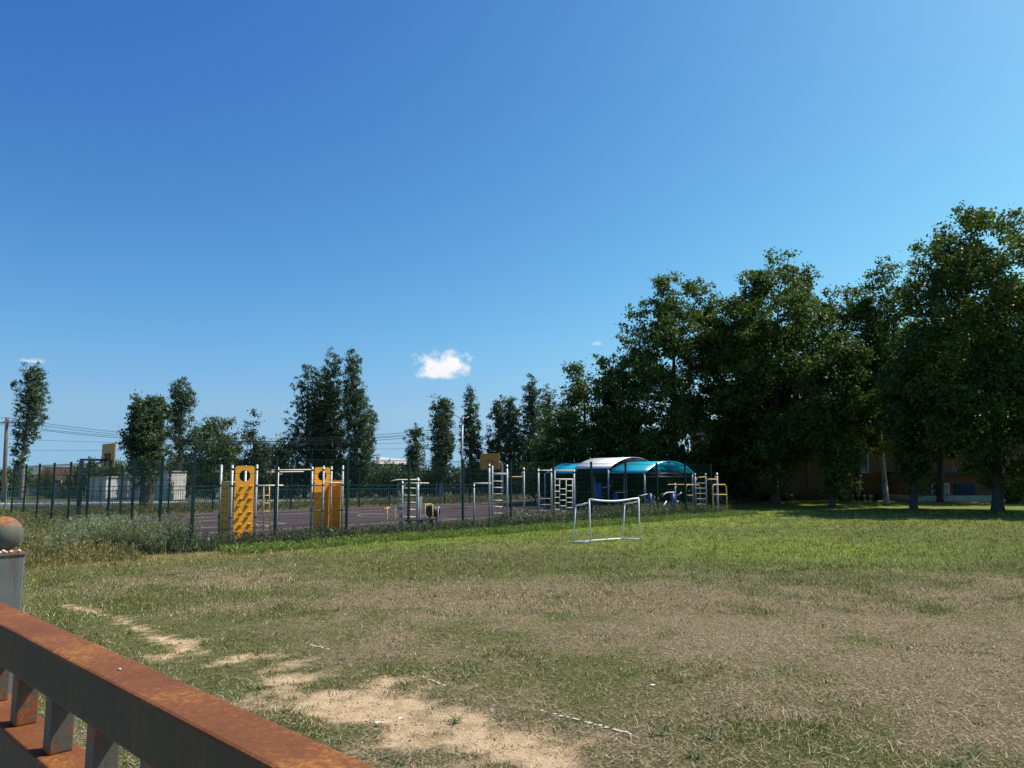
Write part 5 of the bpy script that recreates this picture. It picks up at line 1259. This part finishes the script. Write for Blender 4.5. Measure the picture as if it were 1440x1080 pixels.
for x in xs:
    if XL < x < XR:
        MB().box((x, TB / 2, (ZR - 0.086 + z_low) / 2), (0.042, 0.042, ZR - 0.086 - z_low)).build('bar', M['rust_bar'], rl, bevel=0.003)
        MB().box((x, TB / 2, (z_low - 0.086 + 0.78) / 2), (0.042, 0.042, z_low - 0.086 - 0.78)).build('bar', M['rust_bar'], rl, bevel=0.003)
# post with ball
pa = along(29, 830, TB + 0.03)[0] - 0.05 - 0.27
ptop = along(20, 785, TB + 0.05)[1]
po = MB().box((pa, TB + 0.051, (0.6 + ptop) / 2), (0.10, 0.10, ptop - 0.6)).build('post', M['rust_post'], rl, bevel=0.004)
MB().box((pa, TB + 0.051, ptop + 0.003), (0.106, 0.106, 0.006)).build('cap_plate', M['rust_post'], po)
bl = MB(); rb2 = 0.052
bl.lathe([(rb2 * math.sin(a) + 1e-4, -rb2 * math.cos(a)) for a in np.linspace(0, math.pi, 20)], 28, (pa, TB + 0.051, ptop + 0.006 + rb2))
bl.build('ball_finial', M['rust_ball'], po)
for i, (dx_, dy_, s_) in enumerate(((0.040, -0.036, 0.0075), (0.030, -0.044, 0.006), (0.046, -0.018, 0.006), (0.044, -0.045, 0.005), (0.018, -0.046, 0.0055), (0.047, -0.03, 0.005), (0.045, 0.002, 0.0065))):
    p = r0 + RD * (pa + dx_) + RN * (TB + 0.051 + dy_ + 0.032); mb = MB(); rs = np.random.default_rng(i)
    mb.lathe([(s_ * math.sin(a) * (0.8 + .3 * rs.random()) + 1e-5, -s_ * 0.75 * math.cos(a)) for a in np.linspace(0, math.pi, 6)], 7)
    o = mb.build('stone_chip', M['pebble'], None, (p.x, p.y, ptop + 0.006 + s_ * 0.72), (0, 0, i)); tag(o, ('largest pale stone chip on the post top, just right of the ball', 'pale stone chip on the post top, at the ball\'s near side', 'pale stone chip on the post top, at the far right edge', 'tiny pale stone chip at the post top\'s near right corner', 'pale stone chip under the ball, farthest left on the post top', 'tiny pale stone chip between the two right hand chips', 'rounded pale stone chip behind the ball on the post top')[i], 'stone chip', 'stone chips on top of the railing post')
p = r0 + RD * along(172, 935, TB / 2)[0] + RN * (TB * 0.45)
o = MB().lathe([(0.003 * math.sin(a) + 1e-5, -0.002 * math.cos(a)) for a in np.linspace(0, math.pi, 6)], 7).build('pale_crumb', M['pebble'], None, (p.x, p.y, ZR + 0.0015)); tag(o, 'tiny pale crumb lying on top of the rusty rail', 'crumb')
# terrace the railing stands on (below the frame)
tp = MB(); a_ = r0 + RN * 0.28
tp.box((0, -2.0 + 0.24, 0.15), (7.0, 4.0, 0.9)); o = tp.build('terrace', M['concrete'], None, (r0.x, r0.y, 0), (0, 0, rang)); tag(o, 'concrete terrace edge the railing stands on', kind='structure')
# litter
for px, py, s_ in ((532, 1018, 0.035), (563, 1012, 0.022), (918, 965, 0.03)):
    p = ground(px, py); rs = np.random.default_rng(px); mb = MB()
    g_ = 4; V = [(s_ * (i / g_ - .5) * 1.6, s_ * (j / g_ - .5), 0.012 + s_ * 0.25 * rs.random()) for j in range(g_ + 1) for i in range(g_ + 1)]
    V += [(v[0], v[1], v[2] - 0.003) for v in V]; q_ = (g_ + 1) ** 2
    F = [(j * (g_ + 1) + i, j * (g_ + 1) + i + 1, (j + 1) * (g_ + 1) + i + 1, (j + 1) * (g_ + 1) + i) for j in range(g_) for i in range(g_)]
    mb.add(V, F + [tuple(q_ + k for k in reversed(f)) for f in F])
    lab = {532: 'crumpled white wrapper on the sandy bare patch', 563: 'smaller white scrap beside the wrapper on the sandy patch', 918: 'crumpled white scrap lying on the dry lawn'}[px]
    o = mb.build('litter', M['white_paint'], None, (p.x, p.y, 0.0), (0, 0, px)); tag(o, lab, 'litter')
